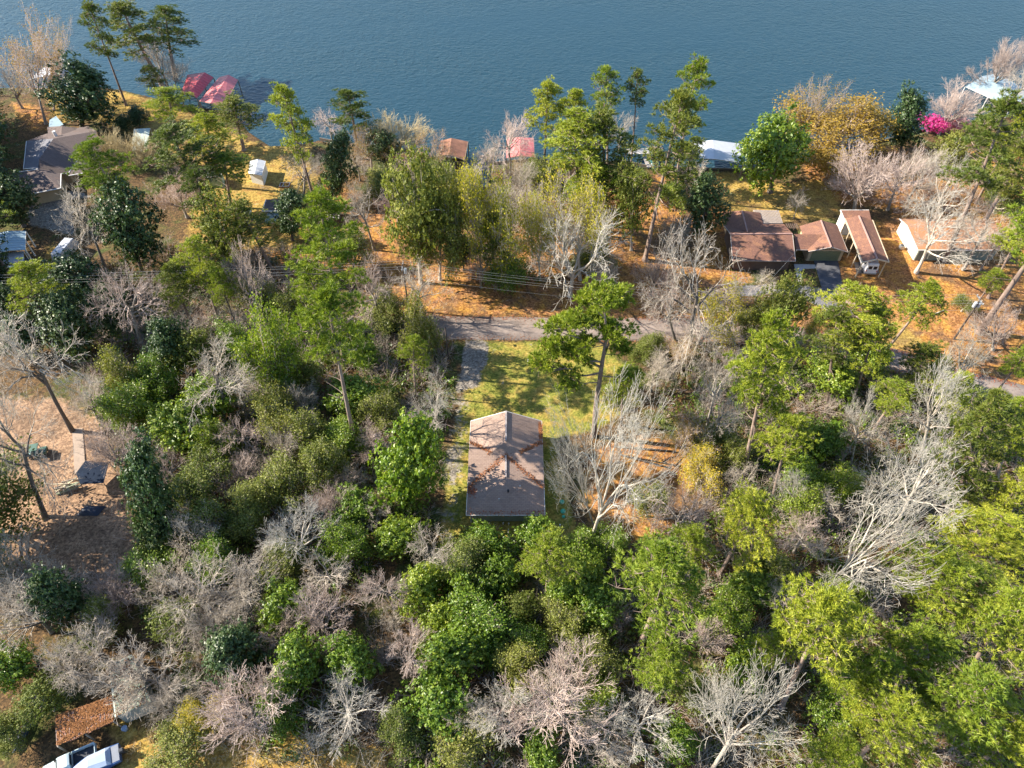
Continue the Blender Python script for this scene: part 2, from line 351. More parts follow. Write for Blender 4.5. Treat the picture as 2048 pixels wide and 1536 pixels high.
# finely divided so the lake keeps honest normals out to the far bank
xs = np.linspace(-1200, 1200, 61); ys = np.linspace(wy0, 1210, 31)
GXw, GYw = np.meshgrid(xs, ys); ii = np.arange(61 * 31).reshape(31, 61)
qw = np.stack([ii[:-1, :-1], ii[:-1, 1:], ii[1:, 1:], ii[1:, :-1]], -1).reshape(-1, 4)
tag(link('water', mesh_np('water', np.column_stack([GXw.ravel(), GYw.ravel(), np.full(GXw.size, -0.55)]), qw, mw)), kind='structure')

# timber bulkhead along the shore, one board wall following the bank
bulk = plain('weathered_bulkhead', (0.16, 0.13, 0.10), 0.85)
bw = empty('retaining_wall', (*shore[14], 0)); tag(bw, 'low timber retaining wall edging the lake bank and the boat slip', 'retaining wall')
bmw = bmesh.new()
for i in range(10, 30):
    a, c_ = Vector((*shore[i], 0)), Vector((*shore[i + 1], 0)); dd = (c_ - a).normalized(); nn = Vector((-dd.y, dd.x, 0)) * 0.1
    pts = [a - nn, c_ - nn, c_ + nn, a + nn]; bm_prism(bmw, [(p.x - shore[14][0], p.y - shore[14][1]) for p in pts], -1.6, 0.12)
done(bmw, 'board_wall', bulk, bw)

# asphalt road
ma, nt, b = newmat('old_asphalt'); tc = N(nt, 'ShaderNodeTexCoord')
a1 = noise(nt, tc.outputs['Object'], 9, 4, 0.8); a2 = noise(nt, tc.outputs['Object'], 0.35, 5, 0.65, 0.5)
base = ramp(nt, a1.outputs[0], [(0.3, (0.20, 0.155, 0.13)), (0.7, (0.33, 0.265, 0.225))]).outputs[0]
base = mix(nt, 0.45, base, ramp(nt, a2.outputs[0], [(0.35, (0.16, 0.125, 0.105)), (0.65, (0.36, 0.29, 0.245))]).outputs[0])
vo = N(nt, 'ShaderNodeTexVoronoi'); vo.feature = 'DISTANCE_TO_EDGE'; vo.inputs['Scale'].default_value = 0.35; nt.links.new(tc.outputs['Object'], vo.inputs[0])
base = mix(nt, ramp(nt, vo.outputs[0], [(0.0, (0.45, 0.45, 0.45)), (0.008, (0, 0, 0))]).outputs[0], base, (0.07, 0.06, 0.055))
nt.links.new(base, b.inputs['Base Color']); b.inputs['Roughness'].default_value = 0.9; bump(nt, a1.outputs[0], 0.4, 0.02, b)
def ribbon(name, pts, w, z, mat, th=0.25, kind='structure', wig=0.0):
    pts = [Vector((p[0], p[1], 0)) for p in pts]; fine = []
    for i in range(len(pts) - 1):                 # Catmull-Rom
        p0, p1, p2, p3 = pts[max(i - 1, 0)], pts[i], pts[i + 1], pts[min(i + 2, len(pts) - 1)]
        nst = max(2, int((p2 - p1).length / 1.2))
        for k in range(nst):
            t = k / nst; fine.append(0.5 * ((2 * p1) + (p2 - p0) * t + (2 * p0 - 5 * p1 + 4 * p2 - p3) * t * t + (3 * p1 - p0 - 3 * p2 + p3) * t ** 3))
    fine.append(pts[-1]); V, Fq = [], []
    for i, p in enumerate(fine):
        d = (fine[min(i + 1, len(fine) - 1)] - fine[max(i - 1, 0)]).normalized(); n = Vector((-d.y, d.x, 0))
        wl, wr = w / 2 + random.uniform(-wig, wig), w / 2 + random.uniform(-wig, wig)
        for s, zz in ((wl, z - th), (wl, z), (0, z + 0.05), (-wr, z), (-wr, z - th)): V.append((p.x + n.x * s, p.y + n.y * s, zz))
    for i in range(len(fine) - 1):
        for k in range(4): Fq.append((i * 5 + k, i * 5 + k + 1, i * 5 + k + 6, i * 5 + k + 5))
    return tag(link(name, mesh_np(name, V, np.array(Fq)[:, ::-1], mat, True)), kind=kind)
RW = 5.7
roadpts = [W(-700, 672), W(-200, 664), W(300, 656), W(700, 655), W(950, 656), W(1200, 659), W(1400, 661), W(1560, 672), W(1690, 696), W(1790, 722), W(1900, 758), W(2048, 795), W(2300, 860), W(2600, 960)]
ribbon('road', roadpts, RW, 0.05, ma, wig=0.10)
drv = plain('dark_drive_asphalt', (0.085, 0.088, 0.10), 0.85, var=0.2, scale=1.2)
conc = plain('pale_concrete', (0.50, 0.46, 0.42), 0.85, var=0.1, scale=2.0)
def pad(name, px, z, mat, th=0.15, kind='structure', **k):
    bm = bmesh.new(); bm_prism(bm, PX(px, z), z - th, z); return tag(done(bm, name, mat), kind=kind, **k)
pad('driveway', [(1628, 521), (1676, 521), (1683, 560), (1688, 582), (1645, 580), (1638, 556)], 0.07, drv)
pad('footpath', [(1588, 528), (1630, 529), (1632, 536), (1607, 537), (1601, 543), (1607, 566), (1597, 567), (1592, 545)], 0.075, conc)
slabm = plain('sandy_concrete', (0.34, 0.26, 0.20), 0.9, var=0.1)
pad('concrete_slab', [(144, 857), (165, 856), (170, 925), (149, 950)], 0.08, slabm)
pad('carport_pad', [(1708, 524), (1756, 524), (1758, 546), (1714, 546)], 0.06, plain('stained_concrete', (0.20, 0.17, 0.15), 0.9, var=0.15))

# ------------------------------------------------------------------ vegetation kit
BARK_PINE = bark('pine_bark', (0.13, 0.085, 0.065), (0.36, 0.27, 0.22), 2.5)
BARK_GREY = bark('grey_bark', (0.29, 0.245, 0.19), (0.66, 0.575, 0.475), 3)
BARK_WHITE = bark('bleached_bark', (0.28, 0.25, 0.21), (0.58, 0.54, 0.46), 3)
BARK_PINK = bark('pinkish_twig_bark', (0.32, 0.24, 0.20), (0.62, 0.50, 0.43), 3)
BARK_STRAW = bark('straw_twig_bark', (0.38, 0.30, 0.16), (0.66, 0.54, 0.30), 3)
BARK_MID = bark('mid_grey_bark', (0.13, 0.11, 0.09), (0.40, 0.36, 0.31), 2.5)
BARK_DARK = bark('dark_bark', (0.06, 0.048, 0.038), (0.17, 0.14, 0.115), 2.5)
L_PINE = foliage('pine_needles', (0.085, 0.130, 0.012), (0.240, 0.300, 0.024), (0.46, 0.47, 0.06), 0.25, 0.5, 0.35)
L_PINE2 = foliage('darker_pine_needles', (0.050, 0.080, 0.014), (0.125, 0.165, 0.024), (0.25, 0.26, 0.045), 0.25, 0.5, 0.35)
L_MAG = foliage('glossy_dark_leaves', (0.020, 0.048, 0.014), (0.050, 0.092, 0.024), (0.13, 0.175, 0.055), 0.18, 0.45, 0.45)
L_BRI = foliage('fresh_green_leaves', (0.045, 0.095, 0.010), (0.150, 0.235, 0.018), (0.34, 0.40, 0.055), 0.3, 0.42, 0.5)
L_OLI = foliage('olive_leaves', (0.060, 0.080, 0.016), (0.165, 0.195, 0.032), (0.36, 0.36, 0.10), 0.28, 0.55, 0.3)
L_YEL = foliage('budding_yellow_leaves', (0.16, 0.18, 0.018), (0.40, 0.36, 0.03), (0.58, 0.44, 0.06), 0.3, 0.6, 0.2)
L_ORA = foliage('rusty_orange_needles', (0.22, 0.13, 0.025), (0.38, 0.25, 0.045), (0.48, 0.35, 0.09), 0.3, 0.7, 0.2)
L_PNK = foliage('azalea_flowers', (0.50, 0.02, 0.22), (0.72, 0.06, 0.38), (0.80, 0.30, 0.50), 0.3, 0.6, 0.2)
L_PNK2 = foliage('pale_azalea_flowers', (0.70, 0.20, 0.35), (0.80, 0.38, 0.48), (0.72, 0.50, 0.50), 0.3, 0.6, 0.2)
L_DRY = foliage('dry_brown_leaves', (0.10, 0.05, 0.02), (0.22, 0.12, 0.05), (0.42, 0.26, 0.12), 0.2, 0.8, 0.1)

def tone(me, vals):
    a = me.attributes.new('tone', 'FLOAT', 'POINT'); a.data.foreach_set('value', np.asarray(vals, np.float32)); return me
def unit(v): return v / (np.linalg.norm(v, axis=-1, keepdims=True) + 1e-9)
def tufts(C, Nn, L, w, blades, g, spread=0.9):
    """needle sprays: every blade is one thin triangle starting near its tuft's centre"""
    n = len(C); C = np.repeat(C, blades, 0); A = np.repeat(Nn, blades, 0)
    d = unit(A + g.normal(0, spread, (n * blades, 3))); ln = (L * g.uniform(0.6, 1.15, (n * blades, 1)))
    s = unit(np.cross(d, g.normal(size=(n * blades, 3)))) * w * 0.5
    B = C + d * ln * 0.12
    V = np.stack([B - s, B + s, C + d * ln], 1).reshape(-1, 3)
    return V, np.arange(len(V)).reshape(-1, 3)
def leaves(C, Nn, ln, w, g, jit=0.55):
    """diamond leaves, slightly folded"""
    n = len(C); nr = unit(Nn + g.normal(0, jit, (n, 3))); a = unit(np.cross(nr, g.normal(size=(n, 3)))); b = np.cross(nr, a)
    k = g.uniform(0.7, 1.25, (n, 1)); a = a * ln * k / 2; b = b * w * k / 2
    V = np.stack([C - a, C + b + nr * w * 0.15, C + a, C - b + nr * w * 0.15], 1).reshape(-1, 3)
    return V, np.arange(len(V)).reshape(-1, 4)
def limb(p0, p1, r0, r1, g, bend=0.12, n=4, sag=0.0):
    p0, p1 = np.asarray(p0, float), np.asarray(p1, float); L = np.linalg.norm(p1 - p0); off = g.normal(0, bend * L, 3); S = []
    pts = [p0 + (p1 - p0) * t + off * math.sin(math.pi * t) * 0.6 + np.array([0, 0, sag * L * math.sin(math.pi * t)]) for t in np.linspace(0, 1, n + 1)]
    rs = np.linspace(r0, r1, n + 1)
    return [[*pts[i], *pts[i + 1], rs[i], rs[i + 1]] for i in range(n)]
def trunk_tube(h, r, g, lean=0.02, top=0.25, sides=9, flare=1.5):
    ts = np.array([0, 0.02, 0.06, 0.2, 0.4, 0.6, 0.8, 1.0]); a = g.uniform(0, 6.28); k = g.uniform(-1, 1, 2)
    pts = [(lean * h * math.sin(t * 2.2) * math.cos(a) * k[0], lean * h * math.sin(t * 2.6) * math.sin(a) * k[1], h * t) for t in ts]
    rad = [r * (flare if t == 0 else 1.15 if t < 0.03 else 1 - (1 - top) * t) for t in ts]
    return pts, tube(pts, rad, sides)
def at_h(pts, z):
    for i in range(len(pts) - 1):
        if pts[i + 1][2] >= z:
            t = (z - pts[i][2]) / (pts[i + 1][2] - pts[i][2] + 1e-9); return np.array(pts[i]) * (1 - t) + np.array(pts[i + 1]) * t
    return np.array(pts[-1])

PROTO = {}     # kind -> list of (height, crown radius, crown centre height, [(part name, mesh)...])
def pine_parts(h, pts, puffs, g, mat, r0, tl, blades=13, tw=0.075, dens=13, dead=6, grp=None):
    """puffs: rows x y z r"""
    segs, sm = [], []
    VF, TN = [], []
    for ip, p in enumerate(puffs):
        c, r = p[:3], p[3]; zz = min(h * 0.97, max(h * 0.30, c[2] - 0.28 * np.hypot(c[0], c[1]) - g.uniform(0, 1.0)))
        if grp is None or ip == 0 or grp[ip] != grp[ip - 1]: a = at_h(pts, zz); lead = (a, c)
        else: a = lead[0] + (lead[1] - lead[0]) * g.uniform(0.45, 0.9)
        L = np.linalg.norm(c - a)
        segs += limb(a, c + np.array([0, 0, -0.3 * r]), max(0.035, 0.017 * L + 0.02), 0.03, g, 0.09, 4, -0.06)
        for _ in range(4): segs += limb(c + np.array([0, 0, -0.3 * r]), c + g.normal(0, 0.45 * r, 3) * np.array([1, 1, 0.4]), 0.028, 0.014, g, 0.1, 1)
        n = max(8, int(dens * r * r * 1.05)); d = unit(g.normal(size=(n, 3))); d[:, 2] = np.abs(d[:, 2]) * 1.0 - 0.35
        C = c + d * np.array([r, r, r * 0.55]) * g.uniform(0.45, 1.0, (n, 1))
        VF.append(tufts(C, unit(d + np.array([0, 0, 0.55])), tl, tw, blades, g, 0.62))
        TN.append(np.repeat(np.clip(g.normal(g.uniform(0.25, 0.75), 0.22, n), 0, 1), blades * 3))
    for _ in range(dead):
        z = g.uniform(0.35, 0.62) * h; a = at_h(pts, z); th = g.uniform(0, 6.28); L = g.uniform(1.0, 3.0)
        segs += limb(a, a + np.array([math.cos(th) * L, math.sin(th) * L, g.uniform(-0.2, 0.8)]), 0.05, 0.02, g, 0.1, 3)
    return segs, merge(VF), np.concatenate(TN)
def make_pine(seed, h=26, R0=4.4, base=0.55, n=46, mat=None, shape='dome'):
    g = np.random.default_rng(seed); pts, tt = trunk_tube(h * 0.97, 0.30, g, 0.018, 0.28)
    puffs = []
    nl = max(5, n // 5)
    for i in range(nl):
        t = (i + g.uniform(0.1, 0.9)) / nl; z = h * (base + (0.98 - base) * t)
        prof = math.sin(math.pi * min(1, 0.30 + 0.70 * t)) ** 0.6 if shape == 'dome' else (1 - t) ** 0.6 * 0.9 + 0.12
        th = i * 2.4 + g.uniform(-0.5, 0.5); rr = R0 * prof * g.uniform(0.55, 1.05)
        for k in range(5):
            f = g.uniform(0.3, 1.0); a = th + g.uniform(-0.5, 0.5)
            puffs.append([*(at_h(pts, z)[:2] + np.array([math.cos(a), math.sin(a)]) * rr * f), z + g.uniform(-0.6, 0.7) + 0.10 * rr * f, g.uniform(0.7, 1.35)])
    for _ in range(4): puffs.append([*(g.normal(0, 0.7, 2)), h * g.uniform(0.93, 1.0), 0.9])
    puffs = np.array(puffs); grp = np.arange(len(puffs)) // 5
    segs, (V, Fs), tn = pine_parts(h, pts, puffs, g, mat, 0.3, 0.52, blades=14, tw=0.085, grp=grp)
    tv = merge([tt, prisms(segs, 4)])
    return (h, R0, h * (base + 0.5 * (1 - base)), [('trunk', mesh_np('pine_trunk', tv[0], tv[1], BARK_PINE, True)), ('crown', tone(mesh_np('pine_crown', V, Fs, mat or L_PINE), tn))])

def grow(S, E, p, d, L, r, lvl, maxl, g, wig, up, spread, kids, ratio, zmin=0.5):
    n = 3 if lvl < maxl else 2
    rr = r; q_ = p
    for i in range(n):
        d = d + g.normal(0, wig, 3); d[2] += up; d = d / np.linalg.norm(d)
        p2 = q_ + d * (L / n); r2 = max(0.013, rr * (0.84 if lvl < maxl else 0.7))
        S.append([*q_, *p2, rr, r2]); q_, rr = p2, r2
        if lvl < maxl and i < n - 1 + (lvl == 0):
            for _ in range(kids[min(lvl, len(kids) - 1)]):
                t = g.normal(size=3); t -= d * np.dot(t, d); t /= np.linalg.norm(t)
                a = g.uniform(spread[0], spread[1]); nd = d * math.cos(a) + t * math.sin(a)
                if nd[2] < -0.15 and q_[2] < 4: nd[2] = abs(nd[2])
                grow(S, E, q_, nd, L * ratio * g.uniform(0.75, 1.15), rr * 0.56, lvl + 1, maxl, g, wig, up, spread, kids, ratio)
    if lvl == maxl: E.append((*q_, *d))
    else:
        for _ in range(2):
            t = g.normal(size=3); t -= d * np.dot(t, d); t /= np.linalg.norm(t); a = g.uniform(0.2, 0.5)
            grow(S, E, q_, d * math.cos(a) + t * math.sin(a), L * ratio * g.uniform(0.8, 1.1), rr * 0.8, lvl + 1, maxl, g, wig, up, spread, kids, ratio)
def skeleton(seed, h, R0, maxl=5, trunkf=0.28, wig=0.14, up=0.03, spread=(0.5, 0.95), kids=(2, 2, 1, 1, 1), ratio=0.68, r=0.24, stems=1, limbs=5, open_=(0.35, 0.95)):
    """leafless tree: trunk, forked limbs, then twigs; scaled to fit height h and radius R0"""
    g = np.random.default_rng(seed); S, E = [], []
    for s in range(stems):
        th0 = g.uniform(0, 6.28); lean = 0.0 if stems == 1 else 0.28
        d = unit(np.array([lean * math.cos(th0), lean * math.sin(th0), 1.0])); p = np.array([0.0, 0, 0]); rr = r / math.sqrt(stems); tl = h * trunkf
        for i in range(4):
            d = unit(d + g.normal(0, 0.05, 3)); p2 = p + d * tl / 4; S.append([*p, *p2, rr * (1.4 if i == 0 else 1), rr * 0.93]); p, rr = p2, rr * 0.93
        for k in range(limbs):
            a = g.uniform(*open_) * (0.35 if k == 0 else 1); th = k * 6.28 / max(1, limbs - 1) + g.uniform(-0.5, 0.5)
            nd = unit(np.array([math.cos(th) * math.sin(a), math.sin(th) * math.sin(a), math.cos(a)]))
            grow(S, E, p - d * g.uniform(0, tl * 0.3), nd, h * 0.27, rr * (0.75 if k else 0.85), 1, maxl, g, wig, up, spread, kids, ratio)
    S = np.array(S); E = np.array(E)
    zt = np.percentile(S[:, 5], 99.5); rt = np.percentile(np.hypot(S[:, 3], S[:, 4]), 97)
    kz, kr = h / zt, R0 / rt
    for c_ in (0, 3): S[:, c_] *= kr; S[:, c_ + 1] *= kr; S[:, c_ + 2] *= kz
    E[:, 0] *= kr; E[:, 1] *= kr; E[:, 2] *= kz
    return S, E
def split_skel(S, mat, name, cut=0.075, tm=None):
    big = S[:, 6] > cut
    V, Fq = prisms(S[big], 6); A = mesh_np(name + '_trunk', V, Fq, tm or mat, True)
    V, Fq = prisms(S[~big], 3); B = mesh_np(name + '_twigs', V, Fq, mat)
    return A, B
def make_bare(seed, h=14, R0=5.5, mat=None, tm=None, zc=0.60, **k):
    S, E = skeleton(seed, h, R0, **k); A, B = split_skel(S, mat, 'bare', tm=tm)
    return (h, R0, h * zc, [('trunk', A), ('twigs', B)])
def make_budding(seed, h, R0, bmat, lmat, ln=0.20, per=3, sc=0.45, drop=0.0, **k):
    S, E = skeleton(seed, h, R0, **k); A, B = split_skel(S, bmat, 'bud'); g = np.random.default_rng(seed + 99)
    E = E[g.random(len(E)) > drop]
    C = np.repeat(E[:, :3], per, 0) + g.normal(0, sc, (len(E) * per, 3)) * np.array([1, 1, 0.7])
    V, Fq = leaves(C, np.tile([[0, 0, 1.0]], (len(C), 1)), ln, ln * 0.6, g, 0.9)
    return (h, R0, h * 0.60, [('trunk', A), ('twigs', B), ('foliage', tone(mesh_np('buds', V, Fq, lmat), np.repeat(np.clip(g.normal(0.5, 0.22, len(E)), 0, 1), per * 4)))])
def make_broad(seed, h, R0, lmat, n=8500, ln=0.34, base=0.16, lob=44, shape=0.75, bmat=None, fill=0.25, lumps=(0.75, 1.5), clump=0):
    """evergreen: lobes over an uneven egg-shaped crown, each a shell of separate leaves"""
    g = np.random.default_rng(seed); zc = h * (base + (1 - base) * 0.5); rz = h * (1 - base) * 0.5
    sk = g.uniform(0, 6.28, 3)
    d = unit(g.normal(size=(lob, 3))); d[:, 2] = d[:, 2] * 0.9 + 0.12; az = np.arctan2(d[:, 1], d[:, 0])
    k = (0.86 + 0.22 * np.sin(2 * az + sk[0]) + 0.13 * np.sin(3 * az + sk[1] + 2 * d[:, 2])) * g.uniform(0.38, 1.22, lob)
    narrow = 1 - (1 - shape) * np.clip(d[:, 2], 0, 1) * 1.1
    lr = g.uniform(*lumps, lob) * R0 / 5
    Cl = np.stack([d[:, 0] * (R0 - lr * 0.7) * k * narrow, d[:, 1] * (R0 - lr * 0.7) * k * narrow, zc + d[:, 2] * (rz - lr * 0.5) * np.clip(k, 0.8, 1.05)], 1)
    CL = 7; m_all = n // CL; wgt = lr ** 2 / (lr ** 2).sum(); cnt = (wgt * m_all * (1 - fill)).astype(int); Cs, Ns, Ts = [], [], []
    for c_, r_, m_ in zip(Cl, lr, cnt):
        dd = unit(g.normal(size=(m_, 3))); Cs.append(c_ + dd * r_ * np.array([1, 1, 0.85]) * g.uniform(0.55, 1.18, (m_, 1))); Ns.append(dd + 0.5 * unit(c_ - np.array([0, 0, zc])) + np.array([0, 0, 0.35])); Ts.append(np.clip(g.normal(g.uniform(0.3, 0.7), 0.2, m_), 0, 1))
    m_ = int(m_all * fill); dd = unit(g.normal(size=(m_, 3))); Cs.append(np.array([0, 0, zc]) + dd * np.array([R0, R0, rz]) * g.uniform(0.35, 1.0, (m_, 1)) * 0.9); Ns.append(dd + np.array([0, 0, 0.4])); Ts.append(np.clip(g.normal(0.4, 0.2, m_), 0, 1))
    C, Nn, T = np.concatenate(Cs), unit(np.concatenate(Ns)), np.concatenate(Ts)
    C = np.repeat(C, CL, 0); Nn = np.repeat(Nn, CL, 0); T = np.repeat(T, CL); C = C + unit(g.normal(size=C.shape)) * ln * 0.75 * g.uniform(0.3, 1, (len(C), 1)) + Nn * g.uniform(-.1, .25, (len(C), 1))
    ok = C[:, 2] > 0.2; C, Nn, T = C[ok], Nn[ok], T[ok]
    V, Fq = leaves(C, Nn, ln, ln * 0.55, g, 0.55)
    segs = []
    for i in range(0, lob, 2): segs += limb((0, 0, g.uniform(0.12, 0.5) * h), Cl[i], 0.09, 0.03, g, 0.08, 3)
    pts, tt = trunk_tube(h * 0.75, 0.2 + h * 0.006, g, 0.02, 0.4, 7); tv = merge([tt, prisms(segs, 4)])
    return (h, R0, zc, [('trunk', mesh_np('broad_trunk', tv[0], tv[1], bmat or BARK_DARK, True)), ('crown', tone(mesh_np('broad_crown', V, Fq, lmat), np.repeat(T, 4)))])

PROTO['pine'] = [make_pine(i, 26, 4.4 + 0.3 * (i % 3), 0.50 + 0.06 * (i % 3), 82 + 5 * i, L_PINE) for i in range(5)]
PROTO['pined'] = [make_pine(20 + i, 24, 4.2, 0.48, 84, L_PINE2) for i in range(3)]
PROTO['pine_t'] = [make_pine(210 + i, 29, 4.8, 0.72, 62, L_PINE) for i in range(3)]
PROTO['pined_t'] = [make_pine(220 + i, 28, 4.4, 0.68, 62, L_PINE2) for i in range(2)]
PROTO['mag'] = [make_broad(30 + i, 13, 4.6, L_MAG, 12000, 0.36, 0.05, 60, 0.62, lumps=(0.55, 1.5)) for i in range(3)]
PROTO['bri'] = [make_broad(40 + i, 9, 3.8, L_BRI, 11000, 0.32, 0.04, 52, 0.85, lumps=(0.5, 1.7)) for i in range(5)]
PROTO['oli'] = [make_broad(50 + i, 11, 4.4, L_OLI, 12000, 0.27, 0.08, 60, 0.85, bmat=BARK_GREY, fill=0.3, lumps=(0.5, 1.6)) for i in range(2)]
WK = dict(maxl=5, wig=0.26, up=0.02, kids=(2, 1, 1, 1, 1), open_=(0.5, 1.35), trunkf=0.20)
WT = {**WK, 'open_': (0.6, 1.4), 'up': 0.01, 'limbs': 7}
PROTO['oli'] += [make_budding(54 + i, 11, 4.4, BARK_GREY, L_OLI, 0.28, 9, 0.5, **{**WK, 'limbs': 7, 'trunkf': .15}) for i in range(2)]
PROTO['grey'] = [make_bare(60 + i, 10, 5.2, BARK_GREY, BARK_MID, **{**WK, 'kids': (2, 2, 1, 1, 1), 'wig': 0.22, 'limbs': 6}) for i in range(4)]
PROTO['grey_t'] = [make_bare(65 + i, 18, 5.2, BARK_GREY, BARK_MID, zc=0.74, **{**WT, 'trunkf': 0.52}) for i in range(3)]
PROTO['greyd'] = [make_bare(68 + i, 11, 5.2, BARK_GREY, BARK_DARK, **WK) for i in range(2)]
PROTO['greyd_t'] = [make_bare(168 + i, 18, 5.2, BARK_GREY, BARK_DARK, zc=0.74, **{**WT, 'trunkf': 0.52}) for i in range(2)]
PROTO['fan'] = [make_bare(181 + i, 9, 5.6, BARK_WHITE, BARK_GREY, r=0.2, **{**WK, 'limbs': 9, 'wig': 0.13, 'up': 0.035, 'kids': (2, 2, 1, 1, 1), 'open_': (0.4, 1.3)}) for i in range(3)]
PROTO['fan_t'] = [make_bare(191 + i, 17, 5.6, BARK_WHITE, BARK_GREY, zc=0.74, r=0.22, **{**WK, 'limbs': 8, 'wig': 0.15, 'up': 0.03, 'trunkf': 0.5, 'kids': (2, 1, 1, 1, 1), 'open_': (0.4, 1.3)}) for i in range(2)]
PROTO['hero'] = [make_bare(171, 12, 6.2, BARK_WHITE, BARK_GREY, r=0.25, **{**WK, 'limbs': 6, 'wig': 0.22, 'kids': (1, 1, 1, 1, 1)})]
PROTO['white'] = [make_bare(70 + i, 12, 6.2, BARK_WHITE, BARK_GREY, r=0.25, **{**WK, 'limbs': 6, 'wig': 0.2}) for i in range(3)]
PROTO['white_t'] = [make_bare(75 + i, 19, 6.2, BARK_WHITE, BARK_GREY, zc=0.72, r=0.27, **{**WT, 'trunkf': 0.45, 'wig': 0.22}) for i in range(3)]
PROTO['pink'] = [make_bare(80 + i, 9, 4.6, BARK_PINK, BARK_MID, **{**WK, 'kids': (2, 2, 1, 1, 1), 'wig': 0.15, 'limbs': 7, 'up': 0.04}) for i in range(3)]
PROTO['pink_t'] = [make_bare(85 + i, 15, 4.6, BARK_PINK, BARK_MID, zc=0.72, **{**WT, 'wig': 0.17, 'limbs': 8, 'trunkf': 0.42}) for i in range(2)]
PROTO['straw'] = [make_bare(90 + i, 8, 4.2, BARK_STRAW, BARK_MID, maxl=5, wig=0.08, up=0.06, limbs=9, trunkf=0.10, open_=(0.3, 1.1)) for i in range(2)]
PROTO['yel'] = [make_budding(100 + i, 11, 4.6, BARK_GREY, L_YEL, 0.24, 5, 0.45, **WK) for i in range(3)]
PROTO['ora'] = [make_budding(110 + i, 15, 5.6, BARK_PINK, L_ORA, 0.26, 11, 0.5, **{**WK, 'limbs': 7}) for i in range(2)]
PROTO['orat'] = [make_budding(116 + i, 13, 5.2, BARK_PINK, L_ORA, 0.18, 3, 0.30, drop=0.3, **{**WK, 'limbs': 6}) for i in range(2)]
PROTO['vine'] = [make_budding(120 + i, 8, 3.8, BARK_GREY, L_OLI, 0.28, 5, 0.42, **{**WK, 'limbs': 7, 'trunkf': .12}) for i in range(3)]
PROTO['vineb'] = [make_budding(126 + i, 8, 3.8, BARK_PINK, L_BRI, 0.28, 7, 0.42, **{**WK, 'limbs': 7, 'trunkf': .12}) for i in range(2)]
KS = {'pine': 1.22, 'pined': 1.22, 'mag': 1.12, 'bri': 1.32, 'oli': 1.3, 'vine': 1.15, 'vineb': 1.15, 'grey': 1.38, 'greyd': 1.25, 'hero': 1.25, 'fan': 1.2, 'pink': 1.35, 'yel': 1.2, 'white': 1.2, 'ora': 1.4, 'orat': 1.1}
_cnt = {}
def place(kind, cx, cy, rp, h=None, base=None, label='', name=None, cat='tree', group=None, var=None, sq=1.0):
    """one tree: crown centred where the photo shows it, trunk foot at its own place on the ground"""
    i = _cnt.get(kind, 0); _cnt[kind] = i + 1
    if base is not None:
        b = W(*base, 0.0); d = ray(cx, cy); t = (b.x * d[0] + b.y * d[1]) / (d[0] ** 2 + d[1] ** 2)
        c = Vector((d[0] * t, d[1] * t, CAMH + d[2] * t))
        if c.z < 2: c = W(cx, cy, 2.5)
    else:
        _, _, Z0, _ = PROTO[kind][0]; H0 = PROTO[kind][0][0]; c = W(cx, cy, h * Z0 / H0); b = Vector((c.x, c.y, 0))
    v = c - b; r = rp / F * depth(c) * KS.get(kind, 1.0); pk_ = kind
    H0, R0, Z0, parts = PROTO[kind][0]
    if kind + '_t' in PROTO and (v.length / Z0) / (r / R0) > 1.2: pk_ = kind + '_t'
    H0, R0, Z0, parts = PROTO[pk_][(i if var is None else var) % len(PROTO[pk_])]
    o = empty(name or KN[kind][0], b)
    sz = v.length / Z0
    rot = v.to_track_quat('Z', 'Y') @ Quaternion((0, 0, 1), random.uniform(0, 6.28))
    o.rotation_euler = rot.to_euler(); sxy = r / R0; ux = random.uniform(.84, 1.19); o.scale = (sxy * ux, sxy / ux, sz)
    tag(o, label, cat, group or KN[kind][1])
    for nm, me in parts: link(nm, me, o)
    return o
KN = {'fan': ('bare_tree', 'leafless trees'), 'greyd': ('bare_tree', 'leafless trees'), 'hero': ('bare_tree', 'leafless trees'), 'pine': ('pine_tree', 'tall pines among the houses and woods'), 'pined': ('pine_tree', 'tall pines among the houses and woods'), 'mag': ('evergreen_tree', 'dark glossy evergreens'),
      'bri': ('evergreen_bush', 'fresh green broadleaf evergreens'), 'oli': ('oak_tree', 'olive green trees'), 'grey': ('bare_tree', 'leafless trees'), 'white': ('bare_tree', 'leafless trees'),
      'pink': ('bare_tree', 'leafless trees'), 'straw': ('bare_tree', 'leafless trees'), 'yel': ('budding_tree', 'trees with yellow green buds'), 'ora': ('cypress_tree', 'rusty orange cypresses'),
      'orat': ('cypress_tree', 'rusty orange cypresses'), 'vine': ('vine_covered_tree', 'vine tangled small trees'), 'vineb': ('vine_covered_tree', 'vine tangled small trees')}

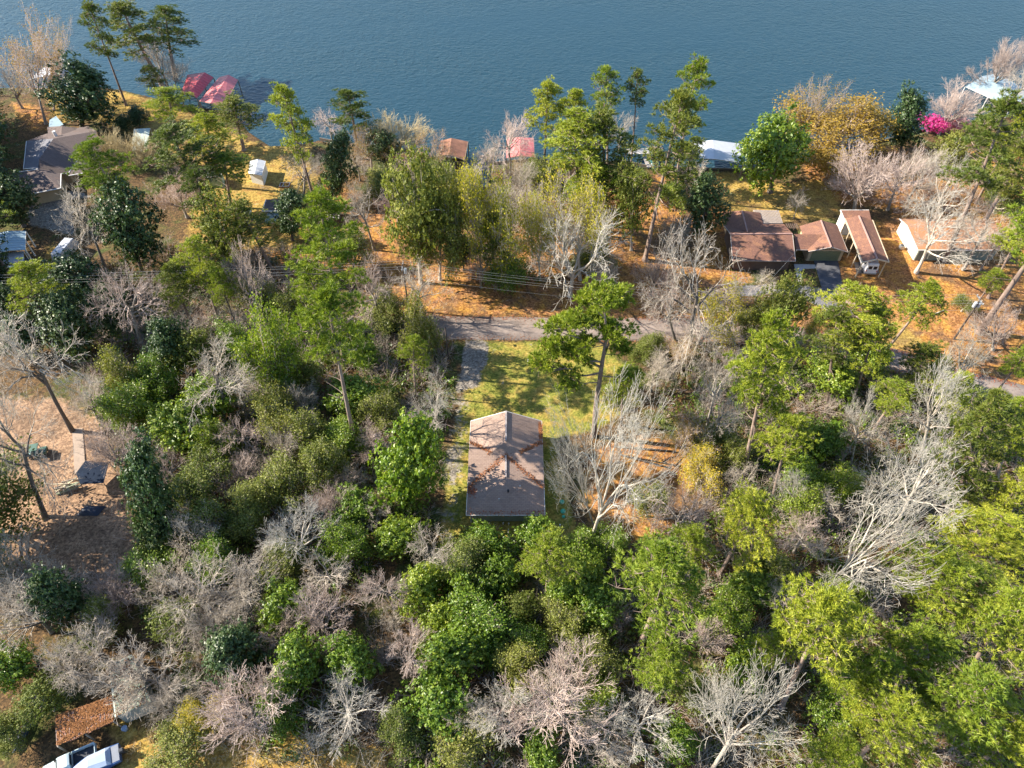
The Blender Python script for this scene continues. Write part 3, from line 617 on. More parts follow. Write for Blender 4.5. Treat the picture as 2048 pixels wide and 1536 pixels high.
# ------------------------------------------------------------------ buildings
def shingle(name, c1, c2, leaf=0.35, leafc=(0.36, 0.14, 0.05)):
    m, nt, b = newmat(name); tc = N(nt, 'ShaderNodeTexCoord')
    br = N(nt, 'ShaderNodeTexBrick'); br.inputs['Scale'].default_value = 1.0; br.inputs['Brick Width'].default_value = 0.55; br.inputs['Row Height'].default_value = 0.24
    br.inputs['Mortar Size'].default_value = 0.018; br.inputs['Color1'].default_value = (*c1, 1); br.inputs['Color2'].default_value = (*c2, 1); br.inputs['Mortar'].default_value = (*[x * 0.35 for x in c1], 1)
    nt.links.new(tc.outputs['Object'], br.inputs[0])
    n = noise(nt, tc.outputs['Object'], 0.5, 5, 0.7, 0.4); n2 = noise(nt, tc.outputs['Object'], 6, 4, 0.7)
    c = mix(nt, 0.5, br.outputs[0], ramp(nt, n2.outputs[0], [(0.3, c1), (0.7, tuple(min(1, x * 1.5) for x in c2))]).outputs[0])
    f = mix(nt, 0.45, n.outputs[0], n2.outputs[0])
    c = mix(nt, ramp(nt, f, [(0.60 - leaf * 0.25, (0, 0, 0)), (0.66, (leaf * 1.6,) * 3)]).outputs[0], c, leafc)
    nt.links.new(c, b.inputs['Base Color']); b.inputs['Roughness'].default_value = 0.92; bump(nt, br.outputs[1], 0.35, -0.02, b); return m
SH_GREY = shingle('weathered_grey_shingle', (0.24, 0.165, 0.13), (0.33, 0.235, 0.185), 0.42, (0.15, 0.095, 0.07))
SH_BRN = shingle('brown_shingle', (0.13, 0.062, 0.045), (0.22, 0.108, 0.075), 0.40, (0.45, 0.22, 0.10))
SH_DRK = shingle('dark_brown_shingle', (0.085, 0.065, 0.060), (0.14, 0.105, 0.095), 0.15)
SH_LEAF = shingle('leaf_covered_shingle', (0.22, 0.16, 0.13), (0.30, 0.22, 0.17), 0.9, (0.46, 0.20, 0.08))
M_RED = plain('faded_red_metal', (0.60, 0.085, 0.10), 0.45, 0.0, 0.14, 1.0)
M_RED2 = plain('pinkish_red_metal', (0.72, 0.20, 0.19), 0.5, 0.0, 0.14, 1.0)
M_WHT = plain('white_painted_metal', (0.48, 0.50, 0.54), 0.45, 0.0, 0.06, 1.0)
M_BLU = plain('pale_blue_white_metal', (0.32, 0.43, 0.49), 0.45, 0.1, 0.06, 1.0)
M_RUST = plain('rusty_corrugated_iron', (0.32, 0.15, 0.09), 0.85, 0.1, 0.28, 0.9)
M_GRN = plain('mossy_green_sheet', (0.28, 0.32, 0.24), 0.8, 0.0, 0.25, 1.2)
W_SAGE = plain('sage_siding', (0.27, 0.31, 0.24), 0.7, 0, 0.05, 2)
W_WHITE = plain('white_siding', (0.78, 0.77, 0.72), 0.6, 0, 0.05, 2)
W_TAN = plain('tan_siding', (0.50, 0.38, 0.24), 0.75, 0, 0.08, 2)
W_DARK = plain('dark_brick_wall', (0.13, 0.085, 0.065), 0.85, 0, 0.15, 3)
W_GRN = plain('green_garage_paint', (0.16, 0.18, 0.10), 0.6, 0, 0.05, 2)
TRIM = plain('white_trim', (0.72, 0.70, 0.66), 0.55, 0, 0.04, 2)
TRIMD = plain('dull_fascia_paint', (0.44, 0.38, 0.33), 0.7, 0, 0.08, 2)
WOOD = plain('grey_weathered_wood', (0.30, 0.25, 0.20), 0.85, 0, 0.15, 3)
WOODL = plain('pale_timber', (0.58, 0.47, 0.32), 0.8, 0, 0.1, 3)
DARK = plain('dark_shade_cloth', (0.035, 0.04, 0.05), 0.8, 0, 0.2, 2)
GLASS, nt, b = newmat('window_glass'); b.inputs['Base Color'].default_value = (0.02, 0.025, 0.03, 1); b.inputs['Roughness'].default_value = 0.08
RUBBER = plain('rubber', (0.02, 0.02, 0.02), 0.8, 0, 0.1, 5)
STEEL = plain('dull_steel', (0.42, 0.43, 0.44), 0.4, 0.7, 0.1, 4)

def wx(p): return W(*p)
def orig(faces): 
    ps = [wx(p) for f in faces for p in f]; c = sum(ps, Vector()) / len(ps); c.z = 0; return c
def slopes(root, o, faces, mat, th=0.12, name='roof_slope'):
    out = []
    for f in faces:
        bm = bmesh.new(); bm_slab(bm, [(f_ if isinstance(f_, Vector) else wx(f_)) - o for f_ in f], th); out.append(done(bm, name, mat, root))
    return out
def fascia(root, o, edges, mat=None, w=0.16, name='fascia'):
    for a, b_ in edges:
        a, b_ = (x if isinstance(x, Vector) else wx(x) for x in (a, b_)); dn = Vector((0, 0, -0.06))
        bm = bmesh.new(); bm_bar(bm, a - o + dn, b_ - o + dn, w); done(bm, name, mat or TRIMD, root)
def walls(root, o, pts, mat, z0=0.0, z1=None, inset=0.5, name='wall', drop=0.1):
    """outer walls as thick upright panels, one per side"""
    P = [(p if isinstance(p, Vector) else wx(p)) - o for p in pts]; c = sum(P, Vector()) / len(P)
    Q = []
    for p in P:
        d = Vector((p.x - c.x, p.y - c.y, 0)); Q.append(p - d.normalized() * inset * 1.2)
    for i in range(len(Q)):
        a, b_ = Q[i], Q[(i + 1) % len(Q)]; d = Vector((b_.x - a.x, b_.y - a.y, 0)).normalized(); n = Vector((-d.y, d.x, 0)) * 0.07
        a2, b2 = a + d * 0.075, b_ - d * 0.075
        bm = bmesh.new(); zt1 = (z1 if z1 else a.z - drop); zt2 = (z1 if z1 else b_.z - drop)
        lo = [a2 - n, b2 - n, b2 + n, a2 + n]; vs = [bm.verts.new((v.x, v.y, z0 - 0.3)) for v in lo] + [bm.verts.new((v.x, v.y, zt)) for v, zt in zip(lo, (zt1, zt2, zt2, zt1))]
        for f in ((3, 2, 1, 0), (4, 5, 6, 7), (0, 1, 5, 4), (1, 2, 6, 5), (2, 3, 7, 6), (3, 0, 4, 7)): bm.faces.new([vs[j] for j in f])
        done(bm, name, mat, root)
def ribs(root, o, face, n, mat, w=0.05, name='roof_rib', along=0):
    """raised seams from edge (0-1) to edge (3-2) of a four-cornered slope"""
    P = [wx(p) - o for p in face]; nrm = (P[1] - P[0]).cross(P[3] - P[0]).normalized(); nrm = nrm if nrm.z > 0 else -nrm
    for i in range(n + 1):
        t = i / n; a = P[0].lerp(P[1], t) + nrm * (w * 0.3 + 0.003); b_ = P[3].lerp(P[2], t) + nrm * (w * 0.3 + 0.003)
        bm = bmesh.new(); bm_bar(bm, a, b_, w); done(bm, name, mat, root)
def posts(root, o, pts, mat, w=0.18, z0=-1.6, name='post'):
    for p in pts:
        q_ = (p if isinstance(p, Vector) else wx(p)) - o; bm = bmesh.new(); bm_box(bm, q_.x - w / 2, q_.x + w / 2, q_.y - w / 2, q_.y + w / 2, z0, q_.z - 0.13); done(bm, name, mat, root)
def litter(name, lines, width, n, mat, label, cat, seed=1):
    """loose leaves lying in roof valleys and on eaves"""
    g = np.random.default_rng(seed); C = []
    for a, b_ in lines:
        a, b_ = np.array(wx(a)), np.array(wx(b_)); t = g.random((n, 1)); C.append(a * (1 - t) + b_ * t + g.normal(0, width, (n, 3)) * np.array([1, 1, 0.0]) + np.array([0, 0, 0.10]) + g.uniform(0, 0.06, (n, 3)) * np.array([0, 0, 1]))
    C = np.concatenate(C); V, Fq = leaves(C, np.tile([[0, 0, 1.0]], (len(C), 1)), 0.22, 0.14, g, 0.35)
    return tag(link(name, mesh_np(name, V, Fq, mat)), label, cat, kind='stuff')

# --- the house in the middle: north gable wing, cross gable, south hip wing
ze = 2.8
hA, hB, hC, hD = W(938.3, 843.7, ze), W(1081.3, 840.1, ze), W(1091.7, 1027.8, ze), W(936.1, 1032.4, ze)   # NW NE SE SW eave corners
cx = (hA.x + hB.x + hC.x + hD.x) / 4; hw = ((hB.x - hA.x) + (hC.x - hD.x)) / 4; yN, yS = (hA.y + hB.y) / 2, (hC.y + hD.y) / 2
L = yN - yS; o = Vector((cx, (yN + yS) / 2, 0)); house = empty('house', o)
tag(house, 'brown grey shingle roofed house with cross gables standing on the yellow green lawn', 'house')
hl = L / 2; zr = ze + 2.35; zm = ze + 1.45; vN = hl - L * 0.215; rid = vN - 3.4; vS = vN - 9.0 * L / 16.9
e = Vector
def up(*p): return o + e(p)
kk = (zm - ze) / (zr - ze) * hw                  # where the north wing slopes meet the main ridge height
ridS = up(0, vN - 0.35 - 2.2, zr)
cen = lambda *p: up(*p)
mainL, mainR = up(-hw, rid, zm), up(hw, rid, zm)
a_, b_ = up(-(hw - kk), rid, zm), up(hw - kk, rid, zm)
srid_n, srid_s = up(0, rid - 0.5, zm - 0.06), up(0, rid - 4.2, zm - 0.06)
F_ = [[up(-hw, hl, ze), up(0, hl, zr), up(0, rid + kk * 0.42, zr), a_, up(-hw, vN - 0.6, ze)],
      [up(hw, hl, ze), up(0, hl, zr), up(0, rid + kk * 0.42, zr), b_, up(hw, vN - 0.6, ze)],
      [up(0, rid + kk * 0.42, zr), a_, b_],
      [up(-hw, vN - 0.6, ze), a_, mainL], [up(hw, vN - 0.6, ze), b_, mainR],
      [mainL, mainR, up(hw, rid - 5.2, ze + 0.0), srid_n, up(-hw, rid - 5.2, ze + 0.0)],
      [up(-hw, rid - 5.2, ze), srid_n, srid_s, up(-hw, -hl, ze)],
      [up(hw, rid - 5.2, ze), srid_n, srid_s, up(hw, -hl, ze)],
      [srid_s, up(-hw, -hl, ze), up(hw, -hl, ze)]]
for k, f in enumerate(F_):
    if k == 5: 
        slopes(house, o, [[mainL, up(0, rid, zm), srid_n, up(-hw, rid - 5.2, ze)], [mainR, up(0, rid, zm), srid_n, up(hw, rid - 5.2, ze)]], SH_GREY)
    elif k in (6, 7): 
        s = -1 if k == 6 else 1
        slopes(house, o, [[f[0], f[1], f[2], f[3]]], SH_GREY)
    else: slopes(house, o, [f], SH_GREY)
RC = plain('ridge_cap_shingle', (0.33, 0.29, 0.28), 0.9, 0, 0.08, 3)
for a, c_ in ((up(0, hl, zr + 0.02), up(0, rid + kk * 0.42, zr + 0.02)), (srid_n + e((0, 0, .03)), srid_s + e((0, 0, .03)))):
    bm = bmesh.new(); bm_bar(bm, a - o, c_ - o, 0.24); done(bm, 'ridge_cap', RC, house)
walls(house, o, [up(-hw, hl, ze), up(hw, hl, ze), up(hw, -hl, ze), up(-hw, -hl, ze)], W_SAGE, inset=0.75)
bm = bmesh.new(); vs = [bm.verts.new(p - o) for p in (up(-hw + .6, hl - .45, ze - .1), up(hw - .6, hl - .45, ze - .1), up(0, hl - .45, zr - .35))]; bm.faces.new(vs)
r_ = bmesh.ops.extrude_face_region(bm, geom=bm.faces[:]); bmesh.ops.translate(bm, verts=[v for v in r_['geom'] if isinstance(v, bmesh.types.BMVert)], vec=(0, -0.12, 0)); done(bm, 'gable_wall', W_SAGE, house)
GUT = plain('pale_gutter', (0.62, 0.58, 0.52), 0.5, 0, 0.05, 2)
for a, c_ in ((up(-hw, hl, ze), up(-hw, -hl, ze)), (up(-hw, -hl, ze), up(hw, -hl, ze)), (up(hw, -hl, ze), up(hw, hl, ze)), (up(-hw, hl, ze), up(0, hl, zr)), (up(0, hl, zr), up(hw, hl, ze))):
    fascia(house, o, [(a, c_)], GUT, 0.13, 'gutter')
for s in (-1, 1):
    box('corner_board', TRIM, house, s * (hw - 0.52) - .07, s * (hw - 0.52) + .07, -hl + 0.50, -hl + 0.64, 0, ze - 0.15)
    box('window', GLASS, house, s * (hw - .57) - .03, s * (hw - .57) + .03, 1.0, 2.4, 1.0, 2.1)
for zz in np.arange(0.3, 2.5, 0.3): box('siding_board', W_SAGE, house, -hw + .72, hw - .72, -hl + .52, -hl + .555, zz, zz + 0.24)
bm = bmesh.new(); bm_cyl(bm, (0.35, -hl + 3.2), 0.13, ze + 0.3, ze + 1.35, 10); done(bm, 'vent_pipe', DARK, house)
for p in ((-0.9, -hl + 2.0), (2.0, -hl + 4.0)):
    bm = bmesh.new(); bm_cyl(bm, p, 0.06, ze + 0.3, ze + 0.8 + (p[1] + hl) * 0.1, 8); done(bm, 'vent_pipe', TRIM, house)
def vl(p): return tuple(p)
def litterw(name, lines, width, n, mat, label, seed):
    g = np.random.default_rng(seed); C = []
    for a, c_ in lines:
        a, c_ = np.array(a), np.array(c_); t = g.random((n, 1)); C.append(a * (1 - t) + c_ * t + g.normal(0, width, (n, 3)) * np.array([1, 1, 0]) + np.array([0, 0, 0.09]) + g.uniform(0, .05, (n, 3)) * np.array([0, 0, 1]))
    C = np.concatenate(C); V, Fq = leaves(C, np.tile([[0, 0, 1.0]], (len(C), 1)), 0.20, 0.13, g, 0.35)
    return tag(link(name, mesh_np(name, V, Fq, mat)), label, 'leaf litter', kind='stuff')
L_LIT = foliage('fallen_rusty_leaves', (0.20, 0.08, 0.035), (0.42, 0.19, 0.08), (0.60, 0.33, 0.16), 0.0, 0.8, 0.1)
litterw('leaf_litter', [(up(-hw, vN - .6, ze), a_), (up(hw, vN - .6, ze), b_), (up(-hw, rid - 5.2, ze), srid_n), (up(hw, rid - 5.2, ze), srid_n), (up(hw - .25, vN, ze + .1), up(hw - .25, hl - .5, ze + .1))], 0.24, 360, L_LIT, 'rusty fallen leaves lying in the roof valleys of the middle house', 5)
litterw('leaf_litter', [(up(-hw + .2, -hl + .35, ze + .06), up(hw - .2, -hl + .35, ze + .06)), (up(-hw + 1, rid - 6.0, ze + .25), up(-hw + .3, rid - 5.4, ze + .1))], 0.38, 170, L_LIT, 'rusty fallen leaves along the near eave of the middle house', 6)
# thrown-together yard things by the house
TEAL = plain('teal_plastic', (0.06, 0.42, 0.26), 0.5, 0, 0.06, 3)
for i, (px, py, r_, lb) in enumerate(((1124, 1004, 0.30, 'round teal septic lid farthest from the camera in the row beside the house'), (1126, 1022.5, 0.32, 'round teal septic lid in the middle of the row beside the house'), (1127, 1033.5, 0.20, 'smallest teal septic lid nearest the camera beside the house'))):
    p = W(px, py); bm = bmesh.new(); bm_cyl(bm, (0, 0), r_ * 1.15, -0.1, 0.10, 20); bm_cyl(bm, (0, 0), r_, 0.10, 0.16, 20, r_ * 0.8)
    q_ = done(bm, 'septic_lid', TEAL, None, loc=p); tag(q_, lb, 'septic lid', 'teal septic lids beside the house')
for i, (px, py, lb) in enumerate(((1006.5, 1048.5, 'small white pipe cap behind the house, the left one of two'), (1017.5, 1049.2, 'small white pipe cap behind the house, the right one of two'), (1120, 1052, 'small white pipe cap in the grass near the teal septic lids'))):
    bm = bmesh.new(); bm_cyl(bm, (0, 0), 0.07, -0.1, 0.30, 10); bm_cyl(bm, (0, 0), 0.11, 0.30, 0.38, 10)
    tag(done(bm, 'pipe_cap', TRIM, None, loc=W(px, py)), lb, 'pipe cap', 'white pipe caps in the grass')
def rod(name, a, b_, r_, mat, label, cat, top=None, n=8, **k):
    a, b_ = Vector(a), Vector(b_); V, Fq = tube([Vector((0, 0, 0)), (b_ - a) * 0.5, b_ - a], [r_, r_ * 0.95, r_ * 0.85], n)
    Fs = [Fq, np.array([list(range(n))[::-1]]), np.array([[2 * n + j for j in range(n)]])] if n != 4 else Fq
    q_ = link(name, mesh_np(name, V, Fs, mat, True)); q_.location = a; return tag(q_, label, cat, **k)
rod('clothes_pole', W(1015.5, 1085), W(1015.5, 1085) + e((0.1, .3, 3.2)), 0.04, TRIM, 'thin pale pole standing in the grass behind the middle house', 'pole')
rod('marker_post', W(1055, 730), W(1055, 730) + e((0.05, 0, 1.5)), 0.06, TRIM, 'short white marker post on the lawn between the road and the house', 'post')
mb = empty('mailbox', W(1008, 688)); tag(mb, 'small dark mailbox on a post at the near edge of the road', 'mailbox')
box('post', WOOD, mb, -.05, .05, -.05, .05, -.1, 1.1); box('letter_box', DARK, mb, -.12, .12, -.28, .28, 1.1, 1.36, 0.03)

# --- brown roofed house by the driveway, right
R3 = [[(1461, 468, 4.5), (1585, 467, 4.5), (1591, 522, 2.7), (1465, 521, 2.7)], [(1461, 468, 4.5), (1585, 467, 4.5), (1568, 448, 2.7), (1447, 449, 2.7)]]
o = orig(R3); h3 = empty('house', o); tag(h3, 'brown shingled house with a rear wing left of the green garage', 'house')
slopes(h3, o, R3, SH_BRN)
slopes(h3, o, [[(1484, 421, 4.3), (1495, 463, 4.3), (1452, 451, 2.72), (1444, 424, 2.72)], [(1484, 421, 4.3), (1495, 463, 4.3), (1527, 450, 2.72), (1520, 425, 2.72)]], SH_BRN)
fascia(h3, o, [((1465, 521, 2.7), (1591, 522, 2.7)), ((1591, 522, 2.7), (1585, 467, 4.5)), ((1461, 468, 4.5), (1465, 521, 2.7)), ((1461, 468, 4.5), (1447, 449, 2.7))], TRIMD, 0.12)
fascia(h3, o, [((1484, 421, 4.38), (1495, 463, 4.38)), ((1461, 468, 4.58), (1585, 467, 4.58))], plain('pinkish_ridge_tile', (0.42, 0.26, 0.22), 0.9), 0.2, 'ridge_cap')
walls(h3, o, [(1465, 521, 2.7), (1591, 522, 2.7), (1568, 448, 2.7), (1447, 449, 2.7)], W_DARK, inset=0.8)
walls(h3, o, [(1452, 449, 2.6), (1526, 449, 2.6), (1519, 426, 2.6), (1445, 425, 2.6)], W_TAN, inset=0.6)
G3 = [[(1642, 440, 4.3), (1663, 494, 4.3), (1696, 504, 2.8), (1674, 449, 2.8)], [(1642, 440, 4.3), (1663, 494, 4.3), (1617, 503, 2.8), (1599, 452, 2.8)]]
o = orig(G3); g3 = empty('garage', o); tag(g3, 'brown roofed gable garage with a wide green door at the driveway', 'garage')
slopes(g3, o, G3, SH_BRN); slopes(g3, o, [[(1588, 468, 4.1), (1650, 469, 4.1), (1620, 500, 2.75), (1592, 499, 2.75)]], SH_BRN)
fascia(g3, o, [((1617, 503, 2.8), (1663, 494, 4.3)), ((1663, 494, 4.3), (1696, 504, 2.8)), ((1592, 499, 2.75), (1620, 500, 2.75)), ((1696, 504, 2.8), (1674, 449, 2.8))], TRIMD, 0.13)
fascia(g3, o, [((1642, 440, 4.38), (1663, 494, 4.38))], plain('pinkish_ridge_tile', (0.42, 0.26, 0.22), 0.9), 0.2, 'ridge_cap')
walls(g3, o, [(1617, 501, 2.75), (1696, 502, 2.75), (1674, 450, 2.75), (1599, 452, 2.75)], W_TAN, inset=0.55)
# gable infill and door on the front wall plane
fa, fb = wx((1620, 500.0, 2.75)) - o, wx((1693, 501, 2.75)) - o; dy = Vector(((fb - fa).normalized().y * -1, (fb - fa).normalized().x, 0)) * 0.30
bm = bmesh.new(); mid = (wx((1663, 494, 4.3)) - o); mid.z -= 0.25
vs = [bm.verts.new(fa + dy), bm.verts.new(fb + dy), bm.verts.new(Vector((mid.x, mid.y, mid.z)) + dy)]; bm.faces.new(vs)
r_ = bmesh.ops.extrude_face_region(bm, geom=bm.faces[:]); bmesh.ops.translate(bm, verts=[v for v in r_['geom'] if isinstance(v, bmesh.types.BMVert)], vec=dy * 0.5); done(bm, 'gable_wall', W_TAN, g3)
dd = (fb - fa).normalized(); nn = Vector((dd.y, -dd.x, 0))
for k in range(4):
    bm = bmesh.new(); a0 = fa + dd * 0.75 + dy * 0.95; a1 = fb - dd * 0.75 + dy * 0.95; z0, z1 = 0.05 + k * 0.58, 0.05 + k * 0.58 + 0.55
    q4 = [a0, a1, a1 + nn * 0.07, a0 + nn * 0.07]; bm_prism(bm, [(v.x, v.y) for v in q4], z0, z1); done(bm, 'door_panel', W_GRN, g3)
# carport for the camper van
C3 = [[(1718, 431, 5.0), (1755, 518, 5.0), (1778, 524, 4.1), (1745, 440, 4.1)], [(1718, 431, 5.0), (1755, 518, 5.0), (1725, 525, 4.1), (1690, 437, 4.1)]]
o = orig(C3); c3 = empty('carport', o); tag(c3, 'long tall open carport with brown gable roof sheltering the white van', 'carport')
slopes(c3, o, C3, SH_BRN); fascia(c3, o, [((1725, 525, 4.1), (1755, 518, 5.0)), ((1755, 518, 5.0), (1778, 524, 4.1)), ((1778, 524, 4.1), (1745, 440, 4.1)), ((1725, 525, 4.1), (1690, 437, 4.1))], WOODL, 0.2)
fascia(c3, o, [((1718, 431, 5.08), (1755, 518, 5.08))], plain('pinkish_ridge_tile', (0.42, 0.26, 0.22), 0.9), 0.22, 'ridge_cap')
for (x0, y0, x1, y1) in ((1692, 441, 1727, 520), (1743, 443, 1774, 520)):
    for k in range(5):
        t = k / 4; posts(c3, o, [(x0 + (x1 - x0) * t, y0 + (y1 - y0) * t, 4.1)], WOODL, 0.17, -0.1)
        if k < 4:
            p = wx((x0 + (x1 - x0) * t, y0 + (y1 - y0) * t, 4.0)) - o; q_ = wx((x0 + (x1 - x0) * (t + .06), y0 + (y1 - y0) * (t + .06), 4.0)) - o
            bm = bmesh.new(); bm_bar(bm, Vector((p.x, p.y, 3.2)), Vector((q_.x, q_.y, 3.95)), 0.1); done(bm, 'brace', WOODL, c3)
B3 = [[(1681, 420, 3.6), (1738, 420, 3.6), (1743, 441, 3.5), (1690, 441, 3.5)]]
o = orig(B3); b3 = empty('shed', o); tag(b3, 'white walled shed with flat brown roof joined behind the tall carport', 'shed')
slopes(b3, o, B3, SH_BRN); walls(b3, o, B3[0], W_WHITE, inset=0.25); fascia(b3, o, [(B3[0][0], B3[0][3]), (B3[0][0], B3[0][1])], TRIM)
# slatted patio cover
P3 = [(1508, 420, 2.5), (1556, 421, 2.5), (1565, 447, 2.5), (1524, 447, 2.5)]
o = orig([P3]); p3 = empty('patio_cover', o); tag(p3, 'pale slatted patio cover behind the brown shingled house', 'patio cover')
for k in range(17):
    t = k / 16; a = wx(P3[0]).lerp(wx(P3[1]), t) - o; b_ = wx(P3[3]).lerp(wx(P3[2]), t) - o; bm = bmesh.new(); bm_bar(bm, a, b_, 0.16); done(bm, 'slat', plain('whitewashed_slat', (0.32, 0.27, 0.24), 0.8), p3)
for t in (0.02, 0.5, 0.98):
    a = wx(P3[0]).lerp(wx(P3[3]), t) - o; b_ = wx(P3[1]).lerp(wx(P3[2]), t) - o; bm = bmesh.new(); bm_bar(bm, a - e((0, 0, .17)), b_ - e((0, 0, .17)), 0.15); done(bm, 'beam', TRIM, p3)
posts(p3, o, P3, TRIM, 0.14, -0.1)
P4 = [(1572, 447, 2.4), (1592, 447, 2.4), (1597, 457, 2.4), (1577, 457, 2.4)]
o = orig([P4]); p4 = empty('pergola', o); tag(p4, 'small dark wooden pergola between the house and the garage', 'pergola')
for k in range(6):
    t = k / 5; a = wx(P4[0]).lerp(wx(P4[1]), t) - o; b_ = wx(P4[3]).lerp(wx(P4[2]), t) - o; bm = bmesh.new(); bm_bar(bm, a, b_, 0.13); done(bm, 'slat', W_DARK, p4)
posts(p4, o, P4, W_DARK, 0.12, -0.1)

# --- white house far right under leaves
R4 = [[(1814, 451, 4.3), (1996, 456, 4.3), (2003, 500, 2.8), (1836, 500, 2.8)], [(1814, 451, 4.3), (1996, 456, 4.3), (1988, 440, 2.8), (1799, 437, 2.8)]]
o = orig(R4); h4 = empty('house', o); tag(h4, 'long low white walled house with leaf covered roof among bare trees', 'house')
slopes(h4, o, R4, SH_LEAF); walls(h4, o, [(1836, 499, 2.75), (2003, 499, 2.75), (1988, 441, 2.75), (1799, 438, 2.75)], W_WHITE, inset=0.45)
for w_ in [x for x in h4.children if x.name.startswith('wall')][:1]:
    w_.data.materials.clear(); w_.data.materials.append(plain('shade_toned_porch_wall', (0.20, 0.22, 0.18), 0.75))  # front wall's shade painted into its colour: darker grey-green than the white sides
gA, gB, gC = wx((1836, 499, 2.75)) - o, wx((1799, 438, 2.75)) - o, wx((1814, 451, 4.15)) - o; sx = Vector((0.5, 0, 0))
bm = bmesh.new(); bm.faces.new([bm.verts.new(p + sx) for p in (gA + e((0, .4, 0)), gB - e((0, .4, 0)), gC)]); r_ = bmesh.ops.extrude_face_region(bm, geom=bm.faces[:]); bmesh.ops.translate(bm, verts=[v for v in r_['geom'] if isinstance(v, bmesh.types.BMVert)], vec=(0.12, 0, 0)); done(bm, 'gable_wall', W_WHITE, h4)
fascia(h4, o, [((1836, 500, 2.8), (2003, 500, 2.8)), ((1814, 451, 4.3), (1836, 500, 2.8)), ((1814, 451, 4.3), (1799, 437, 2.8))], TRIM)
f0, f1 = wx((1840, 499, 2.75)) - o, wx((2000, 499, 2.75)) - o
for k, t in enumerate((0.2, 0.36, 0.55, 0.72, 0.88)):
    p = f0.lerp(f1, t) + e((0, 0.42, 0)); w_ = box('window', GLASS, h4, p.x - .6, p.x + .6, p.y - .06, p.y - .01, 1.0, 2.1)
    box('window_frame', TRIM, w_, p.x - .7, p.x + .7, p.y - .05, p.y + .02, 0.9, 2.2)
ac = empty('air_conditioner', W(1802, 497)); tag(ac, 'small grey air conditioning unit beside the white gable wall', 'air conditioner')
box('casing', STEEL, ac, -.42, .42, -.42, .42, 0, .8, .04); bm = bmesh.new(); bm_cyl(bm, (0, 0), .32, .80, .84, 16); done(bm, 'fan_grille', DARK, ac)
pad('asphalt_patch', [(1990, 470), (2060, 466), (2070, 484), (1998, 488)], 0.07, drv)

# --- dark brown roofed house, upper left
R2 = [[(53, 282, 3), (107, 277, 5.3), (78, 318, 5.3), (76, 336, 4.2), (47, 337, 3)],
      [(107, 277, 5.3), (163, 308, 3), (137, 346, 3)], [(107, 277, 5.3), (137, 346, 3), (122, 347, 3), (78, 318, 5.3)], [(78, 318, 5.3), (122, 347, 3), (76, 336, 4.15)],
      [(76, 336, 4.15), (122, 347, 3), (121, 376, 3)], [(28, 345, 3.6), (76, 336, 4.15), (121, 376, 3), (55, 389, 3), (18, 372, 3)],
      [(107, 277, 5.3), (192, 262, 5.0), (206, 298, 3), (163, 308, 3)], [(163, 312, 3.6), (137, 351, 2.9), (166, 346, 2.9), (196, 310, 3.2)],
      [(97, 273, 4.2), (94, 254, 2.9), (124, 252, 4.4), (122, 273, 4.7)], [(122, 273, 4.7), (124, 252, 4.4), (166, 257, 2.9), (167, 264, 3.6)],
      [(53, 282, 3), (107, 277, 5.3), (192, 262, 5.0), (176, 252, 3.4), (90, 268, 3)]]
o = orig(R2); h2 = empty('house', o); tag(h2, 'rambling dark brown shingled house at the upper left near the lake', 'house')
sl2 = slopes(h2, o, R2[1:9] + R2[9:10], SH_DRK); slopes(h2, o, [R2[0]], plain('blue_grey_shingle', (0.15, 0.15, 0.17), 0.85, 0, 0.15, 0.6)); slopes(h2, o, [R2[10]], SH_DRK)
fascia(h2, o, [((53, 282, 3), (47, 337, 3)), ((163, 308, 3), (137, 346, 3)), ((137, 346, 3), (122, 347, 3)), ((122, 347, 3), (121, 376, 3)), ((121, 376, 3), (55, 389, 3)), ((137, 351, 2.9), (166, 346, 2.9)), ((47, 337, 3), (76, 336, 4.2)), ((28, 345, 3.6), (76, 338, 4.2))], TRIM)
walls(h2, o, [(50, 284, 3), (107, 268, 3), (196, 268, 3), (204, 298, 3), (163, 308, 3), (137, 346, 3), (122, 347, 3), (121, 376, 3), (55, 389, 3), (20, 372, 3), (47, 337, 3)], W_TAN, inset=0.8)
bm = bmesh.new(); bm_cyl(bm, tuple((wx((111, 270, 5)) - o)[:2]), 0.35, 4.2, 5.9, 10); done(bm, 'chimney', TRIM, h2)
A2 = [(97, 262, 2.8), (99, 240, 2.8), (112, 232, 2.8), (127, 249, 2.8)]
o = orig([A2]); aw = empty('awning', o); tag(aw, 'blue white metal awning beside the dark house near the shaded bare trunks', 'awning'); slopes(aw, o, [A2], M_BLU, 0.06); posts(aw, o, A2, TRIM, 0.1, -.1)

# --- sheds and outbuildings
def gable(name, label, cat, rid_, el, er, mat, wmat=None, open_=False, nrib=0, wood=None, z0=-0.3, group=None, ribmat=None):
    """rid_, el, er: (near, far) pairs of (px, py, z) for ridge, left eave and right eave"""
    fL = [rid_[0], rid_[1], el[1], el[0]]; fR = [rid_[0], rid_[1], er[1], er[0]]; o = orig([fL, fR]); r = empty(name, o); tag(r, label, cat, group)
    slopes(r, o, [fL, fR], mat, 0.07 if nrib else 0.1)
    if nrib:
        for f in (fL, fR): ribs(r, o, f, nrib, ribmat or mat)
    if open_: posts(r, o, [el[0], el[1], er[0], er[1]] + [tuple((np.array(x[0]) + np.array(x[1])) / 2) for x in (el, er)], wood or WOOD, 0.2, z0)
    else: walls(r, o, [el[0], er[0], er[1], el[1]], wmat, inset=0.2, z0=0)
    fascia(r, o, [(rid_[0], el[0]), (rid_[0], er[0]), (er[0], er[1]), (el[0], el[1])], TRIM if not open_ else (wood or WOOD), 0.12)
    return r, o
